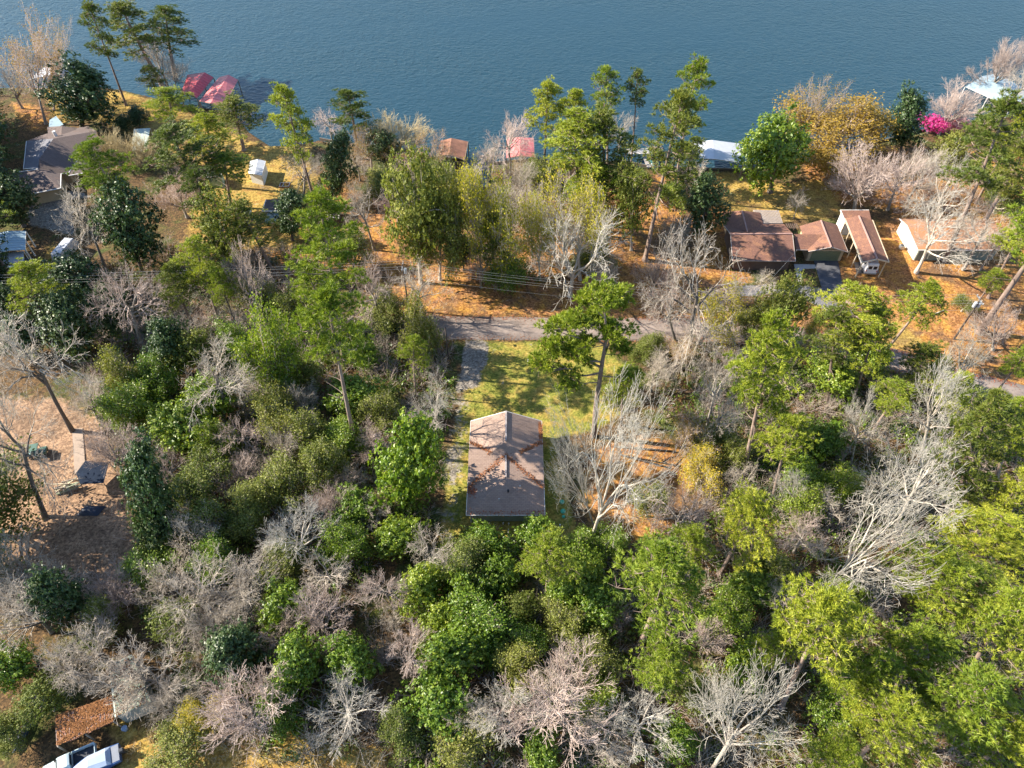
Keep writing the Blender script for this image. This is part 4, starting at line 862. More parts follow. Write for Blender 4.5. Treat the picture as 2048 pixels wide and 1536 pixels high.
gable('boathouse', 'faded red metal roofed boathouse on the left of the pair, half in shade', 'boathouse', ((378, 187, 4.6), (409, 145, 4.6)), ((361, 190, 3.4), (375, 150, 3.4)), ((394, 196, 3.4), (427, 155, 3.4)), M_RED, open_=True, nrib=10, z0=-1.8, group='twin red roofed boathouses')
gable('boathouse', 'pinkish red roofed boathouse on the right of the pair, farther over the water', 'boathouse', ((421, 206, 4.6), (457, 150, 4.6)), ((399, 202, 3.4), (438, 155, 3.4)), ((446, 214, 3.4), (476, 160, 3.4)), M_RED2, open_=True, nrib=12, z0=-1.8, group='twin red roofed boathouses')
gable('boathouse', 'rusty brown roofed boathouse beside the dark water slip', 'boathouse', ((898, 309, 4.4), (903, 276, 4.4)), ((872, 313, 3.2), (882, 281, 3.2)), ((929, 320, 3.2), (936, 283, 3.2)), M_RUST, open_=True, z0=-1.8)
gable('boathouse', 'salmon red roofed boathouse hidden behind the bare pinkish cypress', 'boathouse', ((1040, 312, 4.2), (1040, 274, 4.2)), ((1012, 316, 3.2), (1014, 276, 3.2)), ((1069, 314, 3.2), (1067, 276, 3.2)), M_RED2, open_=True, z0=-1.8)
gable('boathouse', 'white roofed boathouse at the lawn edge left of the round green tree', 'boathouse', ((1428, 318, 4.6), (1425, 280, 4.6)), ((1385, 316, 3.5), (1384, 284, 3.5)), ((1487, 326, 3.5), (1478, 287, 3.5)), M_WHT, open_=True, nrib=0, z0=-1.8)
gable('boathouse', 'large pale blue roofed boathouse behind bare branches at the far right', 'boathouse', ((2046, 200, 3.9), (1966, 152, 3.9)), ((2022, 214, 2.7), (1931, 173, 2.7)), ((2070, 188, 2.7), (1992, 147, 2.7)), M_BLU, open_=True, wood=TRIM, nrib=9, z0=-1.8)
gable('boathouse', 'white roofed boathouse behind the dark evergreen at the upper left', 'boathouse', ((100, 150, 5.0), (128, 118, 5.0)), ((57, 160, 3.6), (101, 124, 3.6)), ((128, 156, 3.6), (152, 122, 3.6)), M_WHT, open_=True, z0=-1.8)
gable('shed', 'small white metal shed with a gable roof on the golden lawn', 'shed', ((509, 348, 2.9), (516, 318, 2.9)), ((497, 346, 2.5), (501, 322, 2.5)), ((523, 351, 2.5), (531, 322, 2.5)), M_WHT, W_WHITE)
gable('shed', 'green walled shed half hidden under the pines left of the white shed', 'shed', ((428, 352, 3.1), (430, 334, 3.1)), ((413, 355, 2.6), (416, 337, 2.6)), ((442, 355, 2.6), (443, 337, 2.6)), DARK, plain('faded_green_wall', (0.22, 0.33, 0.24), 0.7))
gable('shed', 'narrow shed with rust streaked white tin roof in the orange leaves', 'shed', ((664, 434, 2.7), (668, 404, 2.7)), ((651, 433, 2.3), (656, 405, 2.3)), ((677, 437, 2.3), (680, 406, 2.3)), plain('streaked_tin', (0.60, 0.48, 0.38), 0.6, 0.1, 0.28, 1.5), W_DARK)
F5 = [(532, 399, 2.9), (566, 397, 2.9), (562, 422, 2.7), (524, 422, 2.7)]
o = orig([F5]); q_ = empty('cottage', o); tag(q_, 'flat dark roofed grey cottage between the two dark evergreens', 'cottage'); slopes(q_, o, [F5], SH_DRK); walls(q_, o, F5, plain('grey_green_wall', (0.22, 0.26, 0.24), 0.7), inset=0.2); fascia(q_, o, [(F5[3], F5[2]), (F5[0], F5[3])], TRIM)
slopes(q_, o, [[(536, 424, 2.2), (558, 424, 2.2), (556, 446, 2.0), (528, 446, 2.0)]], plain('grey_green_wall', (0.22, 0.26, 0.24), 0.7), name='porch_roof')
gable('workshop', 'pale blue metal roofed open workshop at the left edge with white trusses', 'workshop', ((16, 501, 4.6), (17, 462, 4.6)), ((-30, 510, 3.8), (-26, 470, 3.8)), ((50, 499, 3.8), (51, 462, 3.8)), M_BLU, open_=True, wood=TRIM, nrib=8, z0=-0.1)
F6 = [(-6, 508, 3.1), (47, 502, 3.1), (48, 521, 2.8), (-6, 534, 2.8)]
o = orig([F6]); q_ = empty('lean_to', o); tag(q_, 'white flat roofed lean to in front of the blue metal workshop', 'lean-to'); slopes(q_, o, [F6], M_WHT, 0.08); posts(q_, o, F6, TRIM, 0.12, -.1); ribs(q_, o, F6, 12, M_WHT, 0.05)
F7 = [(268, 258, 2.6), (300, 256, 2.6), (293, 303, 2.4), (262, 301, 2.4)]
o = orig([F7]); q_ = empty('greenhouse', o); tag(q_, 'pale grey green flat roofed greenhouse right of the straw coloured bare tree', 'greenhouse'); slopes(q_, o, [F7], plain('greenhouse_sheet', (0.42, 0.48, 0.42), 0.5), 0.05); posts(q_, o, F7, TRIM, 0.1, -.1)
# rusty open shed and its green neighbour, lower left
o = orig([[(111, 1432, 2.8), (224, 1392, 2.8), (228, 1443, 2.5), (114, 1492, 2.5)]]); rs = empty('open_shed', o); tag(rs, 'rusty corrugated iron roofed open shed covered with orange leaves at the lower left', 'shed')
T0, T1, T2, T3 = (111, 1432, 2.9), (224, 1392, 2.9), (228, 1443, 2.5), (114, 1492, 2.5); nP = 13
for k in range(nP):
    a, b_ = wx(T0).lerp(wx(T1), k / nP), wx(T0).lerp(wx(T1), (k + 1) / nP - 0.004); c_, d_ = wx(T3).lerp(wx(T2), (k + 1) / nP - 0.004), wx(T3).lerp(wx(T2), k / nP)
    zo = e((0, 0, 0.03 * (k % 2))); ov = (d_ - a).normalized() * random.uniform(-0.06, 0.1)
    p_ = slopes(rs, o, [[a + zo, b_ + zo, c_ + zo + ov, d_ + zo + ov]], M_RUST, 0.03, 'roof_sheet')[0]
    bm = bmesh.new(); bm_bar(bm, a + zo - o + e((0, 0, .03)), d_ + zo - o + e((0, 0, .03)), 0.05); done(bm, 'seam', plain('bleached_seam', (0.45, 0.32, 0.26), 0.7), p_)
posts(rs, o, [T0, T1, T2, T3, (170, 1468, 2.5)], WOOD, 0.14, -.1)
def litterq(label, qd, n, seed, mat=L_LIT, ln=0.2, sc=1.0):
    g = np.random.default_rng(seed); A, B, C_, D = (np.array(wx(p)) for p in qd); s, t = g.random((n, 1)), g.random((n, 1)) ** sc
    keep = np.sin(s[:, 0] * 9 + 3 * np.sin(t[:, 0] * 7)) + g.normal(0, 0.8, n) > -0.5; s, t = s[keep], t[keep]
    C = (A * (1 - s) + B * s) * (1 - t) + (D * (1 - s) + C_ * s) * t + np.array([0, 0, 0.09]); V, Fq = leaves(C, np.tile([[0, 0, 1.0]], (len(C), 1)), ln, ln * .65, g, 0.35)
    return tag(link('leaf_litter', mesh_np('leaf_litter', V, Fq, mat)), label, 'leaf litter', kind='stuff')
litterq('orange brown leaves covering the rusty shed roof', (T0, T1, T2, T3), 4200, 8, foliage('orange_roof_leaves', (0.22, 0.10, 0.04), (0.42, 0.21, 0.08), (0.60, 0.36, 0.16), 0, 0.8, .1), 0.2, 1.25)
Q = [(219, 1332, 3.0), (264, 1310, 3.0), (302, 1404, 2.8), (231, 1434, 2.8)]
o = orig([Q]); gs = empty('shed', o); tag(gs, 'mossy grey green flat roofed shed under the bare tree beside the rusty shed', 'shed')
for k in range(8):
    A, B, C_, D = wx(Q[0]), wx(Q[1]), wx(Q[2]), wx(Q[3]); t0, t1 = k / 8, (k + 1) / 8 - .005
    slopes(gs, o, [[A.lerp(D, t0), B.lerp(C_, t0), B.lerp(C_, t1), A.lerp(D, t1)]], M_GRN, 0.04, 'roof_sheet')
walls(gs, o, Q, plain('grey_painted_board', (0.30, 0.33, 0.31), 0.7), inset=0.15); fascia(gs, o, [(Q[0], Q[3]), (Q[0], Q[1])], plain('pale_green_edge', (0.52, 0.56, 0.44), 0.7), 0.16)
litterq('brown leaves and twigs lying on the mossy green shed roof', tuple(Q), 1500, 9, L_DRY)

# ------------------------------------------------------------------ vehicles
def cyl_x(bm, c, r, w, n=18):
    M = Matrix.Translation(c) @ Matrix.Rotation(R(90), 4, 'Y'); bmesh.ops.create_cone(bm, cap_ends=True, segments=n, radius1=r, radius2=r, depth=w, matrix=M)
def wheels(root, xs, y, r=0.36, w=0.24):
    for yy in y:
        for s in (-1, 1):
            bm = bmesh.new(); cyl_x(bm, (s * xs, yy, r), r, w); t = done(bm, 'wheel', RUBBER, root, smooth=False)
            bm = bmesh.new(); cyl_x(bm, (s * (xs + w / 2 + .01), yy, r), r * .55, .03); done(bm, 'rim', STEEL, t)
def shell(bm, sections, bev=0):
    """loft of rounded cross sections along y: (y, half width, z bottom, z top, top half width)"""
    rings = []
    for y, hw_, zb, zt, tw in sections:
        m_ = (zb + (zt - zb) * 0.55); pts = [(-hw_ * .94, zb), (-hw_, zb + (zt - zb) * .15), (-hw_, m_), (-tw, zt - (zt - zb) * .06), (-tw * .88, zt), (tw * .88, zt), (tw, zt - (zt - zb) * .06), (hw_, m_), (hw_, zb + (zt - zb) * .15), (hw_ * .94, zb)]
        rings.append([bm.verts.new((x, y, z)) for x, z in pts])
    for a, c_ in zip(rings, rings[1:]):
        for i in range(10): bm.faces.new([a[i], a[(i + 1) % 10], c_[(i + 1) % 10], c_[i]])
    bm.faces.new(rings[0]); bm.faces.new(rings[-1][::-1])
def vehicle(name, loc, rz, label, cat, group=None, sc=1.0):
    r = empty(name, loc, rz); r.scale = (sc,) * 3; return tag(r, label, cat, group)
PAINTW = plain('white_van_paint', (0.80, 0.80, 0.80), 0.3, 0, 0.02, 1, 0.6)
va = (W(1721, 498) - W(1739, 546)); vrz = math.atan2(va.y, va.x) - math.pi / 2
pv = W(1738, 552) + va.normalized() * 3.2
van = vehicle('van', pv, vrz, 'white camper van parked tail out under the tall carport', 'van', sc=1.12)
bm = bmesh.new(); shell(bm, [(-2.85, .95, .45, 2.35, .78), (-2.7, 1.0, .40, 2.55, .86), (1.4, 1.0, .40, 2.6, .88), (1.75, 1.0, .40, 2.45, .84), (2.2, .98, .40, 1.35, .90), (3.0, .90, .45, 1.1, .78)]); done(bm, 'body', PAINTW, van, smooth=False)
bm = bmesh.new(); bm_slab(bm, [(-.72, 1.80, 2.42), (.72, 1.80, 2.42), (.80, 2.19, 1.42), (-.80, 2.19, 1.42)], 0.03)
for v in bm.verts: v.co.y += 0.04
done(bm, 'windscreen', GLASS, van)
for s in (-1, 1): box('rear_window', GLASS, van, s * .40 - .28, s * .40 + .28, -2.885, -2.80, 1.45, 2.05); box('tail_light', plain('red_lens', (.5, .02, .02), .3), van, s * .86 - .06, s * .86 + .06, -2.89, -2.8, .9, 1.25)
for s in (-1, 1):
    for y0 in (-1.9, -0.6, 0.7): box('side_window', GLASS, van, s * .97 - .04, s * .97 + .04, y0, y0 + .9, 1.55, 2.0)
box('roof_pod', PAINTW, van, -.35, .35, -.6, .1, 2.56, 2.78, .05); box('bumper', STEEL, van, -.95, .95, -3.0, -2.86, .45, .65, .03); wheels(van, .88, (-1.9, 1.9))
# dark car on the road behind the trees
car = vehicle('car', W(784, 664), R(90), 'dark blue car partly hidden by branches at the left end of the open road', 'car')
PBLK = plain('dark_blue_paint', (0.015, 0.02, 0.035), 0.2, 0.3, 0.02, 1, 0.7)
bm = bmesh.new(); shell(bm, [(-2.3, .80, .35, .85, .70), (-2.1, .90, .28, .98, .80), (2.0, .90, .28, .92, .80), (2.3, .78, .35, .75, .68)]); done(bm, 'body', PBLK, car)
bm = bmesh.new(); shell(bm, [(-1.75, .80, .92, .98, .74), (-1.1, .80, .92, 1.42, .62), (.4, .80, .92, 1.45, .62), (1.2, .80, .9, .96, .74)]); done(bm, 'cabin', GLASS, car)
box('roof_panel', PBLK, car, -.58, .58, -1.0, .35, 1.43, 1.47); wheels(car, .82, (-1.4, 1.4), .32, .2)
# pickup and covered boat, lower left corner
pd = (W(98, 1548) - W(188, 1508)); prz = math.atan2(pd.y, pd.x) - math.pi / 2
pk = vehicle('pickup_truck', W(146, 1529), prz, 'pale blue grey pickup truck with dark open bed at the bottom left corner', 'pickup truck')
PP = plain('pale_blue_grey_paint', (0.50, 0.60, 0.62), 0.28, 0.1, 0.04, 0.8, 0.6)
box('chassis', DARK, pk, -.8, .8, -2.6, 2.5, .35, .6)
bm = bmesh.new(); shell(bm, [(-.3, .94, .5, 1.15, .86), (1.1, .94, .5, 1.12, .86), (2.6, .9, .5, 1.0, .74), (2.8, .82, .55, .85, .7)]); done(bm, 'body', PP, pk)
bm = bmesh.new(); shell(bm, [(-.32, .86, 1.08, 1.72, .66), (-.1, .86, 1.08, 1.80, .70), (.85, .86, 1.08, 1.78, .68), (1.35, .86, 1.05, 1.15, .8)]); done(bm, 'cab', PP, pk)
bm = bmesh.new(); bm_slab(bm, [(-.62, .92, 1.76), (.62, .92, 1.76), (.74, 1.36, 1.20), (-.74, 1.36, 1.20)], 0.03)
for v in bm.verts: v.co.y += .05; v.co.z += .02
done(bm, 'windscreen', GLASS, pk); box('rear_window', GLASS, pk, -.55, .55, -.38, -.33, 1.25, 1.62)
for s in (-1, 1): box('bed_side', PP, pk, s * .90 - .06, s * .90 + .06, -2.75, -.36, .55, 1.22, .03); box('side_window', GLASS, pk, s * .80 - .04, s * .80 + .04, -.1, .8, 1.22, 1.58)
box('tailgate', PP, pk, -.84, .84, -2.80, -2.70, .6, 1.2, .03); box('bed_floor', DARK, pk, -.84, .84, -2.7, -.36, .6, .68); wheels(pk, .84, (-1.8, 1.9), .38, .25)
bt = vehicle('boat', W(200, 1530), prz, 'blue and white covered motor boat on a trailer beside the pickup', 'boat')
BLUEC = plain('blue_boat_cover', (0.34, 0.42, 0.54), 0.5, 0, 0.08, 0.8); BLUED = plain('royal_blue_hull', (0.05, 0.10, 0.24), 0.3, 0, 0.05, 1)
bm = bmesh.new(); shell(bm, [(-2.5, .95, .5, 1.15, 1.0), (-1, 1.05, .45, 1.2, 1.1), (1.0, .95, .5, 1.25, 1.0), (2.3, .45, .75, 1.35, .5), (2.9, .08, 1.1, 1.4, .1)]); done(bm, 'hull', BLUED, bt)
bm = bmesh.new(); shell(bm, [(-1.6, .98, 1.2, 1.26, .9), (-1.2, .95, 1.2, 1.62, .55), (.6, .9, 1.22, 1.75, .4), (2.2, .4, 1.3, 1.42, .2)]); done(bm, 'cover', BLUEC, bt)
box('stern_deck', plain('grey_deck', (.16, .18, .22), .6), bt, -.9, .9, -2.45, -1.65, 1.16, 1.2); box('motor', DARK, bt, -.22, .22, -3.0, -2.5, .7, 1.5, .06); box('trailer_frame', STEEL, bt, -.7, .7, -2.2, 3.3, .35, .45); wheels(bt, .95, (-.8,), .3, .2)
bm = bmesh.new(); bm_cyl(bm, (0, 0), .26, 0, .5, 12, .32); bm_cyl(bm, (0, 0), .34, .5, .56, 12); tag(done(bm, 'bucket', BLUEC, None, loc=W(252, 1459)), 'small light blue bucket on the ground in front of the green shed', 'bucket')
cn = empty('canoe', W(50, 1465), R(-4)); tag(cn, 'long dark blue upturned canoe under the olive bush at the lower left', 'canoe')
bm = bmesh.new(); shell(bm, [(-2.3, .05, .3, .42, .04), (-1.4, .38, .08, .50, .18), (0, .46, .05, .56, .22), (1.4, .38, .08, .50, .18), (2.3, .05, .3, .42, .04)]); done(bm, 'hull', plain('dark_navy_hull', (.03, .045, .09), .4), cn); box('keel', DARK, cn, -.03, .03, -2.0, 2.0, .55, .6)
# camper at upper left
cm = W(137, 512); cp = vehicle('travel_trailer', cm, R(-8), 'white rounded travel trailer among branches right of the blue workshop', 'travel trailer')
bm = bmesh.new(); shell(bm, [(-2.9, .95, .5, 2.0, .8), (-2.5, 1.15, .45, 2.6, .95), (2.3, 1.15, .45, 2.6, .95), (2.9, 1.0, .6, 1.7, .85)]); done(bm, 'body', M_WHT, cp); box('window', GLASS, cp, -.6, .6, 2.62, 2.72, 1.5, 1.9); box('roof_vent', TRIM, cp, -.3, .3, -.3, .3, 2.58, 2.72, .03); box('hitch', STEEL, cp, -.06, .06, 2.8, 3.9, .45, .55); wheels(cp, 1.0, (-.4, .4), .33, .2)
c2 = vehicle('car', W(46, 532), R(98), 'silver grey car parked beneath the white lean to at the left edge', 'car')
PS = plain('silver_paint', (.35, .37, .40), .25, .6, .03, 1); bm = bmesh.new(); shell(bm, [(-2.3, .80, .35, .85, .70), (-2.1, .90, .28, .98, .80), (2.0, .90, .28, .92, .80), (2.3, .78, .35, .75, .68)]); done(bm, 'body', PS, c2)
bm = bmesh.new(); shell(bm, [(-1.75, .80, .92, .98, .74), (-1.1, .80, .92, 1.42, .62), (.4, .80, .92, 1.45, .62), (1.2, .80, .9, .96, .74)]); done(bm, 'cabin', GLASS, c2); box('roof_panel', PS, c2, -.58, .58, -1.0, .35, 1.43, 1.47); wheels(c2, .82, (-1.4, 1.4), .32, .2)
# green utility cart in the leafy yard
gc = vehicle('utility_cart', W(79, 909), R(105), 'small dark green utility cart with black top in the leafy yard', 'utility cart')
GP = plain('cart_green', (.04, .11, .075), .5); box('cargo_bed', GP, gc, -.62, .62, -1.35, -.35, .55, .95, .04); box('hood', plain('cart_hood', (.22, .36, .34), .4), gc, -.6, .6, .75, 1.4, .5, .85, .08)
box('floor', GP, gc, -.62, .62, -.35, .78, .4, .5); box('seat', DARK, gc, -.55, .55, -.3, .15, .5, .85, .04); box('canopy', GP, gc, -.7, .7, -.6, .9, 1.80, 1.88, .03)
for sx_ in (-.6, .6):
    for sy in (-.5, .8):
        bm = bmesh.new(); bm_bar(bm, (sx_, sy, .5), (sx_, sy, 1.8), .06); done(bm, 'canopy_post', DARK, gc)
wheels(gc, .6, (-.95, 1.0), .28, .2)
# canopy, timber and covered heaps, left yard
F8 = [(152, 946, 2.3), (170, 922, 2.5), (218, 924, 2.3), (207, 966, 2.1), (160, 968, 2.2)]
o = orig([F8]); q_ = empty('tarp_canopy', o); tag(q_, 'dark blue tarp canopy at the near end of the sandy concrete slab', 'canopy'); slopes(q_, o, [F8], plain('navy_tarp', (.018, .028, .05), .9, 0, .2, 1.5, 0.1), 0.04, 'tarp'); posts(q_, o, F8, WOOD, .09, -.1)
lp = empty('lumber_pile', W(140, 972)); tag(lp, 'untidy pile of pale boards and planks at the edge of the leafy yard', 'lumber pile')
g_ = np.random.default_rng(4)
for k in range(16):
    a = R(22 + g_.normal(0, 12)); c_ = Vector((g_.normal(0, .5), g_.normal(0, .55), .12 + .07 * k)); d = Vector((math.cos(a), math.sin(a), g_.normal(0, .03))) * g_.uniform(.9, 1.7)
    bm = bmesh.new(); bm_bar(bm, c_ - d, c_ + d, g_.uniform(.09, .2)); done(bm, 'plank', [WOODL, WOOD, plain('greenish_board', (.30, .34, .22), .8)][k % 3], lp)
hp = empty('covered_heap', W(183, 1022)); tag(hp, 'low dark blue tarp covered heap beside the tall dark evergreen', 'covered heap')
bm = bmesh.new(); bmesh.ops.create_grid(bm, x_segments=12, y_segments=8, size=1)
for v in bm.verts: v.co = Vector((v.co.x * 1.5 + v.co.y * .3, v.co.y * .8, max(0.02, .7 * (1 - v.co.x ** 4) * (1 - v.co.y ** 4) + .1 * math.sin(v.co.x * 7) * math.cos(v.co.y * 6))))
done(bm, 'tarp', plain('dark_tarp', (.03, .04, .07), .6, 0, .2, 2), hp, smooth=True)
# brick fire pit with steel frame
fp = empty('fire_pit', W(570, 372)); tag(fp, 'brick fire pit with steel frame on the golden lawn near the white shed', 'fire pit')
BR = plain('red_brick', (.34, .15, .10), .9, 0, .2, 4); me0 = None
for row in range(3):
    for k in range(22):
        a = k / 22 * 4; s_ = int(a); f = a - s_; c0 = [(-1, -.7), (1, -.7), (1, .7), (-1, .7)]; x = c0[s_][0] * (1 - f) + c0[(s_ + 1) % 4][0] * f; y = c0[s_][1] * (1 - f) + c0[(s_ + 1) % 4][1] * f
        if me0 is None: bb = box('brick', BR, fp, -.11, .11, -.07, .07, 0, .09); me0 = bb.data
        else: bb = link('brick', me0, fp)
        bb.location = (x, y, row * .1); bb.rotation_euler = (0, 0, R(90) * (s_ % 2) + random.uniform(-.05, .05))
for a, b_ in (((-1, -.7, .35), (1, -.7, .35)), ((-1, .7, .35), (1, .7, .35)), ((-1, -.7, .35), (-1, .7, .35)), ((1, -.7, .35), (1, .7, .35)), ((-.3, -.7, .36), (-.3, .7, .36))):
    bm = bmesh.new(); bm_bar(bm, a, b_, .09); done(bm, 'steel_bar', STEEL, fp)
# dock at the shore and moored boat
dk = empty('dock', W(1278, 312, 0)); tag(dk, 'small pale dock with a covered end and plank walkway at the shore', 'dock'); o = W(1278, 312, 0)
for k in range(12):
    a, b_ = wx((1284 + k * 1.0, 312 + k * 2.1, .3)) - o, wx((1291 + k * 1.0, 311 + k * 2.1, .3)) - o; bm = bmesh.new(); bm_bar(bm, a, b_, .22); done(bm, 'plank', plain('pale_deck_board', (.55, .50, .46), .8), dk)
D1 = [(1254, 298, 1.6), (1297, 296, 1.6), (1299, 307, 1.5), (1257, 308, 1.5)]; slopes(dk, o, [D1], plain('sun_bleached_deck', (.62, .57, .52), .7, 0, .12, 1.2), .12, 'deck_roof'); posts(dk, o, D1, WOOD, .16, -1.8)
mbt = vehicle('boat', W(1303, 331, -.5), R(20), 'small teal and white open boat moored beside the little dock', 'boat')
bm = bmesh.new(); shell(bm, [(-1.8, .6, -.1, .4, .65), (0, .7, -.15, .45, .75), (1.5, .4, 0, .5, .45), (2.0, .05, .3, .5, .06)]); done(bm, 'hull', plain('teal_hull', (.10, .35, .38), .4), mbt); box('seat', TRIM, mbt, -.55, .55, -.4, 0, .46, .52)
# parked thing and small white box in the middle yard
kk2 = empty('garden_cart', W(497, 428)); tag(kk2, 'white and blue covered garden cart under the olive trees', 'garden cart'); box('tub', plain('pale_blue_tub', (.45, .60, .80), .5), kk2, -.7, .7, -.5, .5, .35, .8, .05); box('lid', TRIM, kk2, -.8, .8, -.6, .6, .8, .86, .03); wheels(kk2, .7, (-.2,), .25, .12)

# ------------------------------------------------------------------ utility poles and wires
PW = bark('pole_wood', (.035, .025, .02), (.10, .075, .06), 2)
def pole(bx, by, h, label, arm=True, trans=False, lean=(0, 0)):
    b_ = W(bx, by); r = empty('utility_pole', b_); tag(r, label, 'utility pole', 'utility poles along the road'); top = Vector((lean[0], lean[1], h))
    V, Fq = tube([(0, 0, -.3), top * .5, top], [.17, .14, .11], 10); link('pole', mesh_np('pole', V, [Fq, np.array([list(range(20, 30))])], PW, True), r)
    if arm:
        bm = bmesh.new(); bm_bar(bm, top + e((0, -1.2, -.4)), top + e((0, 1.2, -.4)), .14); done(bm, 'crossarm', STEEL if trans else PW, r)
        for y in (-1.1, -.45, .45, 1.1): bm = bmesh.new(); bm_cyl(bm, (top.x, top.y + y), .06, h - .33, h - .12, 8); done(bm, 'insulator', TRIM, r)
    if trans:
        for k, x in enumerate((.38,) if trans == 1 else (.38, -.35)):
            bm = bmesh.new(); bm_cyl(bm, (top.x + x, top.y), .27, h - 1.9, h - .95, 14); bm_cyl(bm, (top.x + x, top.y), .05, h - .95, h - .7, 8); done(bm, 'transformer', plain('galvanised_can', (.62, .66, .70), .4, .3), r)
    return b_ + top
tA = pole(818, 620, 10.5, 'dark utility pole with a transformer rising beyond the road above the dark car', True, 1)
tB = pole(1908, 678, 9.5, 'leaning dark utility pole with transformers on the orange slope at right', True, 2)
pole(897, 722, 8.0, 'plain dark pole without arms beside the gravel drive near the road', False)
tL = Vector((-135, tA.y - 4, 10.5)); WIRE = plain('pale_wire', (.45, .45, .43), .5, .3, .02, 1); WIRED = plain('dark_wire', (.06, .06, .06), .5)
def wire(a, b_, sag, label, r_=0.015, mat=WIRE):
    n = 26; pts = [a.lerp(b_, t / n) - e((0, 0, 4 * sag * (t / n) * (1 - t / n))) - a for t in range(n + 1)]
    V, Fq = tube(pts, [r_] * (n + 1), 4); q_ = link('power_line', mesh_np('power_line', V, Fq, mat)); q_.location = a; tag(q_, label, 'power line', 'power lines strung over the wood beyond the road')
for k, (y, z) in enumerate(((-1.1, 0), (-.45, 0), (.45, 0), (1.1, 0), (0.1, -2.6))):
    of = e((0, y, z - .1)); nm_ = ('nearest', 'second nearest', 'third nearest', 'farthest', 'lowest slung')[k]
    wire(tA + of, tL + of, 1.2, f'thin power line {nm_} of those running left from the transformer pole')
    wire(tA + of, tB + of, 2.6 + .1 * k, f'thin power line {nm_} of those running right from the transformer pole')
for k, (x, y) in enumerate(((1594, 500), (1468, 500))):
    wire(tA.lerp(tB, .62) - e((0, 0, 2.6)), W(x, y, 3.2), .6, ('thin service wire reaching the right front corner of the brown house', 'thin service wire reaching the left front corner of the brown house')[k], .018)

# leaves drifted along both road edges
def drift(label, side, n, seed, off):
    g = np.random.default_rng(seed); A = np.array([(p.x, p.y) for p in roadpts[2:12]]); k = g.integers(0, len(A) - 1, n); t = g.random(n); P = A[k] * (1 - t)[:, None] + A[k + 1] * t[:, None]
    P[:, 1] += side * (RW / 2 + off + g.exponential(.55, n) * -1 + g.normal(0, .25, n)); C = np.column_stack([P, np.full(n, .10) + g.uniform(0, .04, n)])
    V, Fq = leaves(C, np.tile([[0, 0, 1.0]], (n, 1)), 0.19, 0.13, g, 0.35); tag(link('leaf_litter', mesh_np('leaf_litter', V, Fq, L_LIT)), label, 'leaf litter', kind='stuff')
drift('fallen leaves drifted along the far edge of the road', 1, 3800, 21, .25); drift('fallen leaves drifted along the near edge of the road', -1, 3200, 22, .25)
# fences and rails
fn = empty('rail_fence', W(715, 452)); tag(fn, 'dark wooden rail fence among the orange leaves left of the boat slip', 'fence'); o = W(715, 452)
fpts = [(683, 452), (700, 448), (717, 445), (735, 441), (752, 437)]
for i, p in enumerate(fpts):
    q_ = W(*p) - o; bm = bmesh.new(); bm_bar(bm, q_ - e((0, 0, .2)), q_ + e((0, 0, 1.2)), .12); done(bm, 'post', W_DARK, fn)
    if i:
        for z in (.35, .7, 1.05): bm = bmesh.new(); bm_bar(bm, pv_ + e((0, 0, z)), q_ + e((0, 0, z)), .07); done(bm, 'rail', W_DARK, fn)
    pv_ = q_

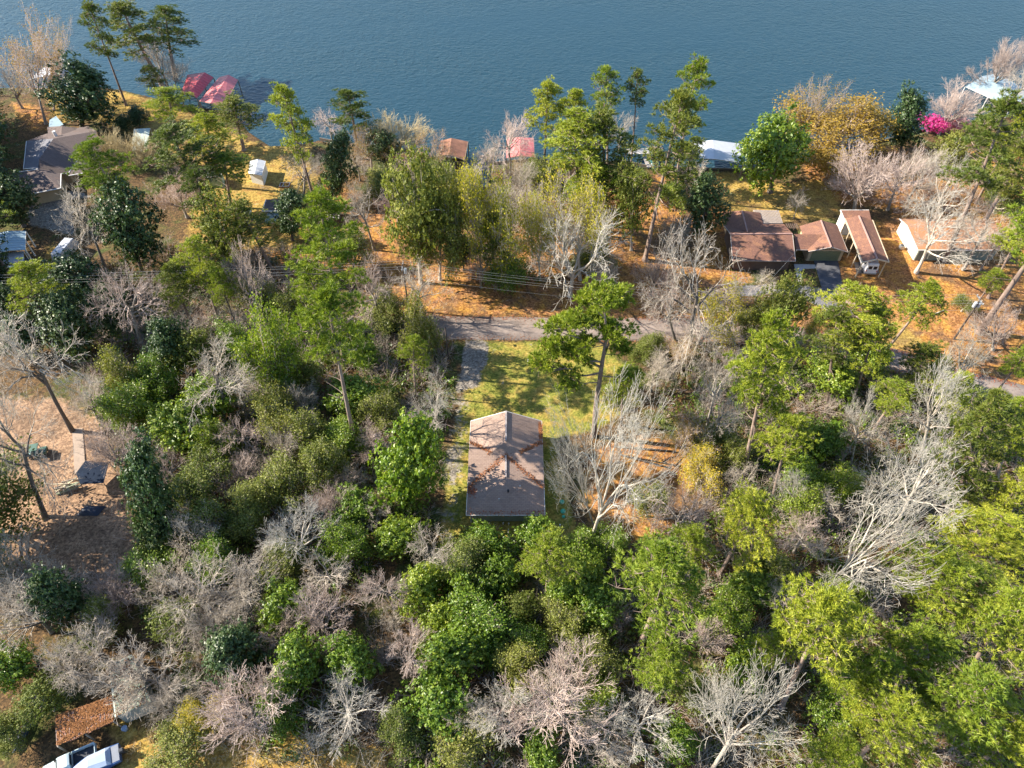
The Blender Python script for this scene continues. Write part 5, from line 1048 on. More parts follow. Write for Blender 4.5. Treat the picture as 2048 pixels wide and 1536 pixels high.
# ------------------------------------------------------------------ trees, each where the photo has it: kind, crown centre px, crown radius px, height m, foot px, label
TREES = [
# shore, left
('orat', 62, 118, 62, 16, (92, 248), 'rusty topped thin crowned tree rising at the far upper left of the shore'),
('orat', 110, 112, 40, 15, (108, 220), 'slimmer rusty tinged tree just left of the big dark shore evergreen'),
('grey', 14, 160, 34, 12, None, 'pale leafless tree cut by the left edge near the lake'),
('mag', 160, 188, 72, 15, (165, 262), 'large dark glossy evergreen by the shore hiding a white boathouse'),
('mag', 12, 395, 54, 13, None, 'dark glossy evergreen at the left edge beside the dark brown house'),
('pined', 195, 58, 33, 28, (252, 210), 'slender dark pine leaning out over the lake with a long bare trunk'),
('pined', 262, 50, 50, 28, (325, 172), 'tall dark pine over the water left of the twin boathouses, the middle one of three'),
('pined', 338, 55, 46, 28, (352, 160), 'tall dark pine over the water closest to the red boathouses'),
('grey', 312, 118, 42, 14, (335, 172), 'leafless grey tree tangled below the three lakeside pines'),
('grey', 345, 140, 24, 10, (352, 178), 'small leafless tree touching the left red boathouse roof'),
('pined', 302, 152, 24, 10, None, 'small olive pine at the water under the tall lakeside pines'),
('mag', 272, 232, 26, 5, None, 'dark low evergreen bush in shadow below the leaning lakeside pine'),
('mag', 246, 246, 20, 4, None, 'smaller dark bush at the shaded yard left of the pines'),
('pine', 335, 208, 46, 24, (355, 300), 'bright pine standing just below the left red boathouse'),
('pined', 470, 222, 46, 22, (488, 300), 'dark spreading pine covering the lower end of the right red boathouse'),
('pine', 415, 262, 52, 24, (440, 372), 'dense pine between the red boathouses and the white shed'),
('pined', 362, 300, 66, 27, (432, 412), 'large pine with an exposed leaning trunk above the green shed'),
('pine', 450, 330, 52, 22, (462, 415), 'leafy pine immediately left of the white shed'),
('pined', 395, 372, 40, 18, (420, 470), 'lower dark pine in front of the green shed'),
('pine', 582, 238, 46, 26, (632, 415), 'tall pine right of the white shed with limbs over the lake edge'),
('pine', 205, 335, 48, 26, (292, 500), 'yellow green pine leaning over the dark brown house roof'),
('straw', 222, 292, 48, 8, None, 'straw coloured bare tree right of the dark brown house, left of two'),
('straw', 276, 298, 40, 8, None, 'straw coloured bare tree beside the flat greenhouse roof'),
('grey', 165, 420, 52, 13, (215, 545), 'bare tree with a dark trunk over the pale drive of the dark house'),
('mag', 258, 448, 66, 14, (285, 545), 'broad dark evergreen between the dark house and the wires'),
('pink', 352, 380, 40, 11, None, 'bare twiggy tree between the two big left evergreens and the green shed'),
('oli', 440, 455, 46, 14, (450, 545), 'olive crowned tree hanging over the gold strip of lawn'),
('pined', 495, 440, 42, 16, (545, 540), 'dull pine below the white shed, left of the grey cottage'),
('mag', 583, 425, 40, 12, (585, 480), 'dark conical evergreen hiding the right side of the grey cottage'),
('mag', 675, 332, 38, 14, (660, 410), 'tall dark columnar evergreen above the rust streaked shed'),
('grey', 605, 330, 36, 12, (607, 405), 'thin leafless tree with several stems on the golden lawn'),
('grey', 722, 400, 36, 13, (748, 500), 'pale leafless tree with a dark stem in the orange leaves right of the tin shed'),
('grey', 712, 318, 24, 9, None, 'small pale leafless tree between the columnar evergreen and the tan crowns'),
('pink', 655, 236, 26, 10, None, 'small pinkish bare tree at the edge of the lake inlet'),
('pined', 700, 218, 38, 16, None, 'round dark pine at the lake edge behind the tan bare crowns'),
('straw', 790, 268, 66, 10, None, 'big tan crowned bare tree at the lake left of the brown boathouse'),
('orat', 735, 285, 40, 11, None, 'faint yellow tinged thin tree at the left of the big tan crown'),
('mag', 765, 292, 34, 10, None, 'dark evergreen standing inside the big tan bare crown'),
('orat', 862, 302, 40, 11, None, 'rusty thin tree brushing the brown boathouse roof'),
('pink', 812, 340, 30, 8, None, 'low pinkish bare tree below the big tan crown'),
('oli', 832, 422, 62, 14, (842, 565), 'wide olive green oak in front of the brown boathouse'),
('oli', 880, 440, 42, 13, (880, 560), 'olive green oak joined to the right side of the wider oak'),
('yel', 905, 372, 40, 8, None, 'yellow leafed small tree just below the brown boathouse'),
('yel', 945, 425, 50, 13, (965, 560), 'yellow green budding tree below the boat slip, left of the tangle'),
('yel', 995, 440, 45, 13, (1010, 570), 'yellow green budding tree right below the boat slip'),
('grey', 948, 350, 26, 9, None, 'small pale leafless tree reaching over the dark slip water'),
('pink', 1018, 262, 46, 14, (1022, 345), 'conical pinkish bare cypress beside the salmon boathouse'),
('grey', 985, 305, 28, 8, None, 'pale leafless tree at the right bank of the slip'),
('orat', 1050, 335, 32, 7, None, 'small orange leafed tree below the salmon red boathouse'),
('grey', 1035, 370, 40, 11, None, 'tangled leafless tree below the salmon boathouse'),
('oli', 1080, 345, 28, 9, None, 'narrow olive tree right of the salmon boathouse'),
('pine', 1092, 215, 40, 22, None, 'deep green pine at the water behind the salmon boathouse'),
('pine', 1150, 225, 40, 23, None, 'pine at the water between the deep green pine and the pale topped pine'),
('pine', 1212, 172, 36, 30, (1215, 330), 'pale topped pine highest above the lake in the middle'),
('pined', 1272, 172, 27, 26, (1262, 330), 'thin pine with a bare dark trunk standing before the small dock'),
('pine', 1150, 285, 66, 24, (1155, 455), 'massive dense pine left part of the central lakeside clump'),
('pined', 1208, 285, 62, 25, (1210, 450), 'massive dense pine right part of the central lakeside clump'),
('pine', 1190, 362, 58, 18, (1200, 470), 'lower pine at the foot of the central lakeside clump'),
('grey', 1245, 245, 26, 12, None, 'white leafless tree between the pale topped pine and the thin pine'),
('pine', 1386, 196, 40, 30, (1345, 400), 'yellow green round topped pine standing alone over the lake'),
('pined', 1345, 288, 66, 28, (1290, 520), 'big pine with a long leaning trunk beside the white boathouse'),
('grey', 1100, 400, 42, 14, (1110, 520), 'tall pale leafless tree in the yellow thicket'),
('yel', 1155, 440, 54, 13, (1160, 560), 'golden budding tree behind the great white bare tree'),
('yel', 1070, 455, 40, 12, (1080, 560), 'golden budding tree left of the great white bare tree'),
('hero', 1148, 490, 100, 18, (1140, 592), 'great white limbed bare tree beside the road behind the hero pine'),
('oli', 1265, 405, 34, 12, (1262, 500), 'thin green tree left of the big leaning pine trunk'),
('mag', 1408, 410, 46, 11, (1410, 482), 'dark evergreen left of the brown shingled house'),
('grey', 1398, 352, 30, 9, None, 'small white branched tree at the lawn by the white boathouse'),
('greyd', 1395, 535, 92, 20, (1378, 725), 'huge pale grey bare tree in front of the brown house'),
('pink', 1332, 592, 40, 10, (1350, 680), 'lower pinkish bare tree at the road left of the huge grey one'),
('bri', 1555, 300, 58, 13, (1540, 384), 'round green evergreen standing on the golden lawn by the lake'),
('orat', 1635, 212, 56, 17, None, 'grey topped cypress at the lake behind the golden one'),
('ora', 1675, 250, 78, 14, None, 'broad golden orange cypress at the lake edge'),
('mag', 1812, 240, 46, 13, (1800, 310), 'dark evergreen at the shore left of the pink azalea'),
('pink', 1722, 345, 66, 12, (1708, 425), 'wide spreading bare tree behind the tall carport'),
('grey', 1600, 398, 18, 6, (1587, 437), 'small young bare tree on the golden lawn behind the garage'),
('pink', 1805, 335, 48, 11, (1775, 420), 'bare tree in front of the pink azalea, its foot by the carport'),
('grey', 1850, 340, 40, 12, (1815, 400), 'bare tree with rising limbs before the pale pink azalea'),
('pink', 1905, 212, 36, 12, None, 'bare lakeside tree just left of the large pale blue roof'),
('pink', 2012, 122, 46, 15, None, 'bare tree behind the large pale blue roofed boathouse'),
('grey', 2048, 160, 36, 14, None, 'bare tree at the upper right corner by the pale blue roof'),
('white', 1890, 355, 52, 15, (1862, 470), 'white bare tree standing between the azaleas and the white house'),
('pined', 1982, 285, 62, 26, (1888, 522), 'pine whose reddish trunk crosses the leafy roof of the white house'),
('pined', 2030, 330, 62, 26, (1958, 460), 'dense pine at the right edge behind the white house'),
('pine', 2036, 262, 40, 22, None, 'pine at the right edge below the pale blue roof'),
('oli', 1905, 300, 34, 10, None, 'olive tree at the foot of the pines near the pale pink azalea'),
('oli', 2010, 385, 34, 9, None, 'olive tree behind the right end of the white house'),
('white', 1905, 432, 84, 16, (1832, 545), 'white limbed bare tree spreading over the white house gable'),
('grey', 1985, 450, 46, 15, (1926, 540), 'bare grey tree in front of the middle of the white house'),
('grey', 2010, 462, 36, 14, (1960, 540), 'slender bare tree in front of the right half of the white house'),
('pine', 2040, 470, 40, 22, (1976, 596), 'small crowned pine with a leaning trunk at the right edge'),
('pine', 2130, 420, 90, 31, (1958, 665), 'thick trunked pine leaning out of the right edge over the orange slope'),
('pine', 1985, 560, 26, 9, None, 'low pine sprays above the right utility pole'),
('pink', 1990, 640, 40, 8, (1985, 700), 'wispy bare tree at the right edge on the orange slope'),
('white', 1935, 690, 44, 14, (1900, 795), 'white forked bare tree below the thick leaning pine'),
('vine', 1932, 608, 18, 3, None, 'round olive bush at the foot of the right utility pole'),
# mid band
('pine', 650, 485, 66, 29, (690, 735), 'brilliant green pine towering above the wires, upper of the two'),
('pine', 628, 565, 46, 20, (690, 700), 'narrow green pine crown below the brilliant one'),
('pine', 665, 655, 78, 27, (712, 900), 'brilliant green vine hung pine below the wires, lower of the two'),
('pine', 402, 520, 46, 20, (440, 645), 'bright pine crossing the wires left of the brilliant pair'),
('pined', 352, 568, 38, 16, (392, 660), 'darker small pine left below the one crossing the wires'),
('pine', 440, 570, 30, 15, None, 'little pine right below the one crossing the wires'),
('pink', 500, 538, 40, 13, (525, 662), 'round pinkish bare crown between the small pines and the brilliant ones'),
('pink', 252, 578, 56, 11, (282, 685), 'bare tan tree over the hidden left part of the road'),
('mag', 148, 560, 56, 13, None, 'dark evergreen in front of the white travel trailer'),
('pine', 62, 568, 44, 16, None, 'bright pine at the left below the workshop'),
('mag', 130, 645, 64, 13, None, 'big blue green glossy evergreen left of the hidden road'),
('mag', 20, 615, 42, 10, None, 'dark evergreen at the left edge above the leafy yard'),
('mag', 210, 620, 48, 11, None, 'dark evergreen close right of the big blue green one'),
('mag', 338, 692, 50, 12, None, 'upright dark evergreen in the middle of the left wood'),
('greyd', 30, 690, 84, 17, (145, 862), 'large pale bare tree leaning left with its dark trunk at the concrete slab'),
('greyd', 20, 830, 80, 18, (90, 1033), 'thin bare crown of the thick dark trunk in the leafy yard'),
('vine', 240, 740, 40, 10, None, 'vine draped tree in the shadow right of the big leaning bare tree'),
('grey', 438, 735, 66, 13, (450, 850), 'pale spreading bare tree in the heart of the left wood'),
('grey', 505, 778, 38, 9, None, 'small pale bare tree right of the spreading one in the left wood'),
('vineb', 545, 690, 44, 12, (560, 800), 'feathery light green tree left of the lower brilliant pine'),
('vine', 590, 620, 40, 10, None, 'viny small tree between the two brilliant pines and the pink bare crown'),
('grey', 455, 640, 36, 10, None, 'thin bare tree standing over the left end of the road'),
('vine', 520, 600, 34, 9, None, 'low olive tree beneath the round pinkish bare crown'),
('pink', 745, 560, 44, 9, (760, 650), 'pinkish bare tree left of the transformer pole'),
('grey', 842, 560, 42, 9, (830, 640), 'bare tree at the road verge right of the transformer pole'),
('oli', 770, 610, 36, 8, None, 'sunlit green tree above the dark car'),
('vine', 838, 640, 36, 8, (842, 700), 'vine wrapped small tree right of the dark car'),
('pine', 830, 700, 32, 17, (832, 790), 'small bright pine standing between the dark car and the plain pole'),
('bri', 726, 705, 28, 6, None, 'green bush in the dark hollow left of the small bright pine'),
('bri', 712, 790, 44, 8, None, 'green bushy tree below the lower brilliant pine'),
('vine', 760, 815, 36, 7, None, 'tangled vine mound left of the white bare pair'),
('white', 868, 800, 50, 12, (872, 880), 'white bare tree at the left side of the lawn, taller of the pair'),
('grey', 850, 845, 30, 9, (846, 890), 'white bare tree at the left side of the lawn, shorter of the pair'),
('bri', 822, 925, 62, 9, (822, 1010), 'round bright leafed tree left of the middle house'),
('bri', 800, 992, 34, 6, None, 'lower leafy mound joined under the round tree left of the middle house'),
('straw', 766, 1000, 34, 7, None, 'dry yellowish viny tree left of the near corner of the lawn'),
('vineb', 247, 812, 46, 9, None, 'orange tinged olive tree above the stacked bare twigs in the left wood'),
('bri', 425, 795, 42, 10, None, 'dark green bush right above the bright leafy dome in the left wood'),
('bri', 368, 855, 58, 10, None, 'bright leafy dome in the middle of the left wood'),
('pink', 472, 862, 42, 10, None, 'pinkish feathery bare tree right of the bright leafy dome'),
('pink', 222, 892, 52, 9, (250, 950), 'lilac tinged bare thicket tree beside the concrete slab'),
('mag', 300, 985, 62, 13, (320, 1090), 'tall dark glossy evergreen right of the tarp covered heap'),
('mag', 318, 1060, 44, 8, None, 'lower dark evergreen under the tall one right of the leafy yard'),
('vineb', 300, 1122, 50, 6, None, 'ferny green thicket tree below the leafy yard'),
('vine', 555, 832, 44, 9, None, 'olive viny tree below the pale bare tree of the left wood'),
('vine', 618, 858, 46, 9, None, 'greyish viny tree right of the pinkish feathery one'),
('vine', 645, 925, 44, 9, None, 'dull green tree in the brush left of the round bright leafed tree'),
('pink', 482, 945, 40, 8, None, 'small pinkish bare tree right of the tall dark glossy evergreen'),
('vine', 400, 960, 50, 8, None, 'grey green tangle tree between the tall evergreen and the small pinkish tree'),
('grey', 170, 800, 40, 7, None, 'low bare tangle above the sandy slab'),
('vine', 420, 1040, 48, 8, None, 'tangled tree with bare loops right of the lower dark evergreen'),
('vine', 560, 960, 48, 8, None, 'viny tree in the middle distance left of the dull green one'),
('pink', 662, 1010, 40, 8, None, 'pale pinkish bush tree left of the lawn corner'),
('bri', 710, 1015, 42, 7, None, 'blue green leafy tree left of the dry yellowish viny one'),
('fan', 598, 1055, 66, 11, (612, 1130), 'large fan shaped grey bare tree in the lower left wood'),
# middle and right
('pine', 1248, 765, 40, 15, (1243, 850), 'small pine right beside the trunk of the great pine'),
('grey', 1312, 738, 36, 9, None, 'dense twiggy bush tree right of the small pine'),
('hero', 1240, 920, 84, 15, (1180, 1085), 'great white branching bare tree right of the middle house'),
('hero', 1142, 928, 42, 11, (1192, 1062), 'white bare crown reaching toward the roof of the middle house'),
('white', 1268, 850, 40, 12, (1262, 915), 'upright white bare tree behind the great branching one'),
('orat', 1382, 868, 50, 8, None, 'thin golden brush tree right of the white bare trees, upper'),
('yel', 1405, 935, 44, 7, None, 'thin golden green brush tree right of the orange clearing'),
('oli', 1420, 880, 34, 6, None, 'small olive bush among the golden brush right of the clearing'),
('pink', 1358, 1005, 56, 11, (1352, 1090), 'pinkish grey bare tree at the near end of the orange clearing'),
('vine', 1300, 1005, 32, 6, None, 'green flecked tangle at the left of the pinkish grey tree'),
('pine', 1530, 722, 72, 26, (1487, 945), 'wide crowned pine with a long pale trunk right of the clearing'),
('grey', 1432, 745, 44, 15, (1412, 860), 'pale grey green bare tree left of the wide crowned pine'),
('grey', 1440, 815, 38, 10, (1425, 900), 'lower pale bare tree beneath the grey green one'),
('yel', 1445, 622, 44, 8, (1470, 690), 'pale yellow sparse tree at the far side of the road'),
('oli', 1572, 612, 46, 11, (1545, 690), 'round olive oak between the road and the house drive'),
('oli', 1515, 640, 30, 8, None, 'smaller olive tree left of the round olive oak'),
('grey', 1530, 560, 26, 7, (1510, 600), 'small bare tree in front of the brown house door'),
('pine', 1705, 628, 60, 24, (1672, 795), 'broad light pine by the road bend, upper crown'),
('pine', 1745, 662, 50, 22, (1705, 800), 'broad pine by the road bend, right crown'),
('pined', 1672, 665, 46, 18, (1655, 800), 'darker pine by the road bend, left crown'),
('pine', 1845, 600, 46, 22, (1768, 705), 'open armed pine leaning over the orange slope'),
('bri', 1665, 745, 46, 8, None, 'leafy green tree under the pines of the road bend'),
('orat', 1700, 590, 26, 5, None, 'small golden bush tree at the end of the gravel drive'),
('pine', 1580, 868, 60, 19, (1545, 1000), 'bushy bright pine right of the long pale trunk'),
('bri', 1600, 960, 40, 7, None, 'bright green bush below the bushy pine'),
('white', 1580, 968, 32, 9, (1600, 1050), 'little white bare tree in front of the bushy bright pine'),
('fan', 1728, 828, 44, 13, (1702, 925), 'white bare tree below the road bend'),
('fan', 1872, 775, 66, 17, (1838, 935), 'white bare tree with a straight stem before the road end'),
('pined', 1845, 728, 44, 16, (1800, 830), 'dark pine behind the straight stemmed white bare tree'),
('fan', 1842, 910, 96, 17, (1788, 1062), 'largest white bare crown at the right, fan shaped'),
('pined', 1960, 870, 72, 24, (1890, 1060), 'dark flat topped pine right of the fan shaped bare crown'),
('pine', 2030, 850, 60, 24, (1985, 990), 'bright pine at the right edge below the road end'),
('pine', 1790, 790, 40, 12, None, 'bright pine between the white bare tree and the straight stemmed one'),
('hero', 1770, 1072, 98, 19, (1632, 1190), 'white bare tree with a thick slanting trunk at the right'),
('pink', 1612, 1065, 42, 9, None, 'tan bare tree left of the thick slanting trunk'),
('pine', 1492, 1035, 62, 22, (1438, 1150), 'olive bright pine below the pinkish grey bare tree'),
('vine', 1540, 1130, 46, 7, None, 'viny undergrowth tree between the pines of the lower right'),
('pine', 1322, 1152, 96, 26, (1280, 1290), 'very wide bright pine below the orange clearing'),
('bri', 1510, 1175, 40, 6, None, 'shiny green bush left of the thick slanting trunk foot'),
('pine', 1642, 1248, 98, 26, (1562, 1415), 'very wide pine with a slanting trunk in the lower right'),
('pine', 1325, 1325, 60, 14, None, 'fluffy yellow green pine in the lower middle right'),
('fan', 1500, 1420, 92, 14, (1420, 1545), 'white bare tree with curling limbs at the bottom right of the middle'),
('pine', 1895, 1170, 84, 24, (1820, 1300), 'bright pine in the dense right stand, upper left one'),
('pine', 2000, 1085, 84, 24, (1925, 1180), 'bright pine in the dense right stand, upper right one'),
('pine', 2015, 1240, 88, 25, (1920, 1380), 'bright pine in the dense right stand, right edge'),
('pine', 1850, 1300, 76, 22, (1770, 1410), 'bright pine in the dense right stand, centre'),
('pine', 1945, 1400, 92, 25, (1835, 1500), 'bright pine in the dense right stand, lower centre'),
('pine', 1790, 1450, 80, 21, (1690, 1535), 'bright pine in the dense right stand, lower left one'),
('pine', 2030, 1480, 86, 24, (1930, 1560), 'bright pine at the bottom right corner'),
('pined', 1940, 985, 50, 18, (1880, 1060), 'dark pine under the flat topped pine at the right edge'),
('vineb', 1690, 1400, 50, 7, None, 'green tangle under the pines at lower right'),
('pine', 1680, 1515, 62, 16, None, 'yellow green pine at the bottom edge right of the curling bare tree'),
('pine', 2035, 980, 46, 18, None, 'small bright pine at the right edge above the dense stand'),
('pine', 2045, 720, 30, 12, None, 'pine sprays at the right edge over the road end'),
# below the house
('bri', 800, 1075, 42, 8, None, 'bright leafy tree at the lower left corner of the lawn'),
('grey', 858, 1095, 40, 9, (860, 1150), 'white forked bare tree below the lawn among green bushes'),
('bri', 975, 1085, 36, 7, None, 'bright green bush right below the middle house'),
('pine', 1098, 1112, 56, 18, (1092, 1200), 'bright pine right below the near right corner of the middle house'),
('bri', 1075, 1070, 36, 8, None, 'leafy green tree behind the pine below the middle house'),
('oli', 920, 1122, 48, 9, None, 'speckled green tree below the bush behind the middle house'),
('bri', 1000, 1150, 40, 7, None, 'dark hollowed green bush below the speckled tree'),
('bri', 1165, 1150, 46, 8, None, 'fresh green tree right of the pine below the middle house'),
('vineb', 1215, 1080, 36, 5, None, 'low green bush at the foot of the great white branching tree'),
('bri', 1200, 1215, 44, 8, None, 'fresh green tree left of the very wide pine foot'),
('bri', 930, 1185, 42, 8, None, 'green tree above the pale viny dome in the lower middle'),
('vineb', 958, 1235, 56, 9, None, 'pale yellow green viny dome in the lower middle'),
('vine', 1125, 1240, 44, 7, None, 'viny green tree right of the dome in the lower middle'),
('oli', 1045, 1215, 30, 7, None, 'small upright olive tree right of the viny dome'),
('bri', 840, 1180, 44, 8, None, 'dark leafy tree left of the pale viny dome'),
('bri', 908, 1305, 58, 9, None, 'vivid green tree in the lower middle, top one of two'),
('bri', 878, 1395, 56, 8, None, 'vivid green tree in the lower middle, lower one of two'),
('bri', 990, 1290, 34, 6, None, 'small vivid green bush right of the vivid green trees'),
('pink', 762, 1168, 38, 10, (788, 1215), 'feathery pinkish bare tree along the dark gap in the lower wood, upper'),
('pink', 815, 1292, 42, 10, (822, 1340), 'feathery pinkish bare tree along the dark gap in the lower wood, lower'),
('grey', 782, 1235, 20, 6, None, 'tiny bare tree between the two feathery pinkish ones'),
('pink', 632, 1240, 62, 11, None, 'round pinkish bare crown in the lower left wood'),
('bri', 570, 1215, 44, 8, None, 'yellow green leafy tree left of the round pinkish bare crown'),
('mag', 470, 1305, 66, 10, None, 'dark glossy evergreen mound in the lower left wood'),
('bri', 600, 1320, 52, 9, None, 'green evergreen below the round pinkish bare crown'),
('bri', 700, 1318, 46, 9, None, 'green evergreen left of the dark gap in the lower wood'),
('mag', 118, 1192, 56, 12, None, 'dark evergreen with a pointed top below the leafy yard'),
('grey', 45, 1215, 78, 12, None, 'large pale bare crown at the left edge below the leafy yard'),
('pink', 225, 1175, 46, 7, None, 'fine pinkish bare thicket right of the pointed evergreen'),
('grey', 405, 1180, 76, 10, None, 'wide tangle of curling bare branches in the lower left, left part'),
('grey', 505, 1150, 70, 10, None, 'wide tangle of curling bare branches in the lower left, right part'),
('grey', 290, 1350, 72, 9, (330, 1370), 'bare tree spreading over the mossy green shed roof'),
('grey', 180, 1290, 60, 9, None, 'low bare tree behind the rusty shed'),
('oli', 82, 1400, 46, 6, None, 'olive leafy tree touching the left side of the rusty shed'),
('oli', 8, 1465, 32, 6, None, 'olive bush at the bottom left edge'),
('bri', 20, 1330, 44, 7, None, 'dark leafy bush at the left edge above the olive tree'),
('pink', 490, 1405, 84, 12, None, 'big rosy bare crown at the lower left'),
('fan', 680, 1408, 76, 11, None, 'big grey bare crown right of the rosy one'),
('yel', 405, 1425, 36, 6, None, 'small yellow budding tree left of the rosy bare crown'),
('vine', 355, 1500, 50, 4, None, 'low scrub tree at the bottom left of the rosy crown'),
('vine', 800, 1450, 46, 6, None, 'curling vine tangle below the vivid green trees'),
('pink', 1120, 1395, 92, 13, None, 'big pinkish fan of bare twigs at the bottom middle'),
('fan', 1018, 1430, 70, 11, None, 'white bare tree left of the big pinkish fan'),
('fan', 1282, 1445, 80, 12, None, 'bright white round bare crown at the bottom middle right'),
('oli', 1035, 1330, 44, 7, None, 'olive bush above the big pinkish fan'),
('bri', 1085, 1500, 36, 5, None, 'bright green bush at the bottom edge under the pinkish fan'),
('vine', 1190, 1310, 46, 6, None, 'viny thicket tree above the bright white round crown'),
('pink', 1235, 1215, 32, 8, None, 'small tan bare tree at the left edge of the very wide pine'),
('pink', 1420, 1270, 40, 7, None, 'tan bare thicket between the two very wide pines'),
('oli', 1405, 1390, 46, 6, None, 'olive bush left of the curling white bare tree'),
('vine', 930, 1475, 50, 5, None, 'scrubby vine tree at the bottom edge of the middle'),
('grey', 30, 1120, 56, 11, None, 'faint bare crown at the left edge over the shaded yard'),
# strip between the road and the lake
('pined', 985, 470, 34, 15, (992, 575), 'slim dark pine in the thicket left of the great white limbed tree'),
('mag', 925, 500, 30, 9, None, 'dark green tree in the thicket beyond the bare road verge'),
('vineb', 1015, 540, 34, 8, None, 'green viny tree at the brown verge left of the great white limbed tree'),
('grey', 960, 520, 34, 11, None, 'thin grey bare tree in the thicket right of the brown verge'),
('grey', 1060, 420, 36, 13, (1065, 520), 'thin grey bare tree in front of the golden budding trees'),
('grey', 1010, 395, 30, 10, None, 'pale fine twigged tree directly below the boat slip'),
('vine', 1190, 500, 34, 8, None, 'olive tangle behind the great white limbed tree on the right'),
('yel', 1215, 425, 36, 10, None, 'golden budding tree under the central lakeside clump'),
('pine', 1262, 375, 28, 14, (1265, 470), 'small bright pine between the lakeside clump and the long leaning trunk'),
('pined', 1385, 305, 30, 12, None, 'low pine covering the left side of the white roofed boathouse'),
('vineb', 1350, 380, 26, 5, None, 'small sunlit bush at the lake side of the dark evergreen'),
('grey', 1345, 455, 32, 9, None, 'fine bare tree between the long leaning trunk and the dark evergreen'),
('oli', 940, 372, 30, 7, None, 'olive tree at the left bank of the boat slip'),
('vine', 700, 500, 34, 8, None, 'viny tree right of the upper brilliant pine'),
('grey', 700, 470, 30, 10, None, 'grey bare tree on the orange leaves right of the upper brilliant pine'),
('pink', 790, 400, 34, 9, None, 'tan bare tree on the orange leaves left of the wide olive oak'),
('oli', 770, 365, 34, 8, None, 'olive tree below the dark evergreen inside the tan crown'),
('vine', 870, 350, 34, 7, None, 'brushy olive tree just below the brown boathouse roof'),
('grey', 1210, 545, 28, 8, None, 'small fine bare tree right of the great white limbed tree by the road'),
('pink', 1310, 545, 36, 9, None, 'fine bare tree on the brown slope left of the huge grey bare tree'),
('pink', 1450, 585, 30, 6, None, 'low bare shrub tree at the far road verge before the brown house'),
('yel', 1640, 660, 30, 7, None, 'golden leafed small tree between the road bend pines'),
('orat', 1360, 700, 34, 7, None, 'thin golden shrub tree at the near road verge right of the lawn'),
('oli', 1300, 690, 26, 6, None, 'small olive tree at the near road verge right of the great pine'),
# more of the near wood
('mag', 45, 668, 50, 9, None, 'dark evergreen hiding the left end of the road at the picture edge'),
('grey', 330, 1165, 46, 9, None, 'pale bare tree between the leafy yard and the wide tangle'),
('grey', 440, 1255, 50, 9, None, 'pale bare tree above the dark glossy evergreen mound'),
('pink', 555, 1270, 40, 8, None, 'rosy bare tree left of the round pinkish bare crown, lower'),
('grey', 340, 1400, 44, 7, None, 'pale bare crown right of the mossy green shed'),
('grey', 745, 1015, 32, 8, None, 'pale bare tree beside the blue green leafy tree'),
('grey', 655, 1140, 42, 9, None, 'pale bare tree above the round pinkish bare crown'),
('grey', 130, 1330, 48, 8, None, 'pale bare crown left of the low bare tree behind the rusty shed'),
('pink', 330, 930, 36, 9, None, 'rosy bare tree between the bright leafy dome and the tall glossy evergreen'),
('grey', 560, 860, 34, 8, None, 'pale bare tree in the left wood right of the pinkish feathery one'),
('pink', 690, 960, 32, 8, None, 'rosy bare tree right of the dull green viny tree'),
('grey', 370, 650, 34, 10, None, 'pale bare tree beside the upright dark evergreen top'),
('grey', 1110, 1330, 44, 9, None, 'pale bare crown just above the big pinkish fan'),
('grey', 940, 1420, 44, 9, None, 'pale bare crown left of the white bare tree at the bottom'),
('grey', 1200, 1470, 44, 9, None, 'pale bare crown between the pinkish fan and the bright white round crown, lower'),
('grey', 1570, 1190, 34, 8, None, 'pale bare tree left of the thick slanting trunk foot'),
('grey', 1650, 1000, 34, 9, None, 'pale bare tree above the tan bare tree at the right'),
('grey', 1490, 960, 30, 8, None, 'pale bare tree at the foot of the long pale pine trunk'),
('pine', 1380, 1090, 50, 16, None, 'bright pine between the pinkish grey tree and the very wide pine'),
('pine', 1560, 1290, 46, 15, None, 'bright pine left of the very wide slanting pine'),
('vineb', 305, 760, 38, 8, None, 'sunlit viny tree under the upright dark evergreen of the left wood'),
('oli', 380, 700, 40, 10, None, 'olive crown left of the pale spreading bare tree'),
('vineb', 470, 690, 34, 9, None, 'yellow green viny crown above the pale spreading bare tree'),
('oli', 600, 740, 36, 8, None, 'feathery olive crown in the hollow left of the lower brilliant pine'),
('vineb', 560, 780, 34, 7, None, 'light green viny crown in the hollow of the left wood'),
('grey', 600, 800, 36, 8, None, 'fine grey bare tree in the hollow of the left wood'),
('vineb', 690, 870, 38, 7, None, 'light green viny crown right of the greyish viny tree'),
('pink', 745, 880, 36, 7, None, 'rosy bare tangle between the viny crown and the round bright leafed tree'),
('grey', 560, 900, 38, 8, None, 'fine grey bare tree among the viny trees of the left wood'),
('oli', 500, 1010, 42, 8, None, 'pale olive crown left of the large fan shaped grey tree'),
('vineb', 440, 880, 34, 8, None, 'light viny crown between the leafy dome and the feathery bare tree'),
('grey', 380, 1060, 48, 9, None, 'curling bare tree right of the tall dark glossy evergreen'),
('vineb', 690, 1090, 42, 8, None, 'light green viny crown right of the large fan shaped grey tree'),
('oli', 560, 1120, 40, 7, None, 'olive crown below the large fan shaped grey tree'),
('vineb', 420, 1120, 40, 7, None, 'yellow green viny crown above the wide tangle of curling branches'),
('oli', 350, 1240, 44, 7, None, 'olive crown below the ferny green thicket tree'),
('vineb', 560, 1400, 40, 6, None, 'leafy viny crown between the rosy and the grey bare crowns'),
('vine', 200, 1230, 40, 6, None, 'viny thicket tree behind the low bare tree at the rusty shed'),
('vineb', 1170, 1100, 38, 6, None, 'light viny tree left of the great white branching foot'),
('vineb', 1060, 1290, 36, 6, None, 'light viny tree above the olive bush in the lower middle'),
('bri', 1130, 1190, 36, 7, None, 'fresh green tree in the middle of the lower wood right of the hollow'),
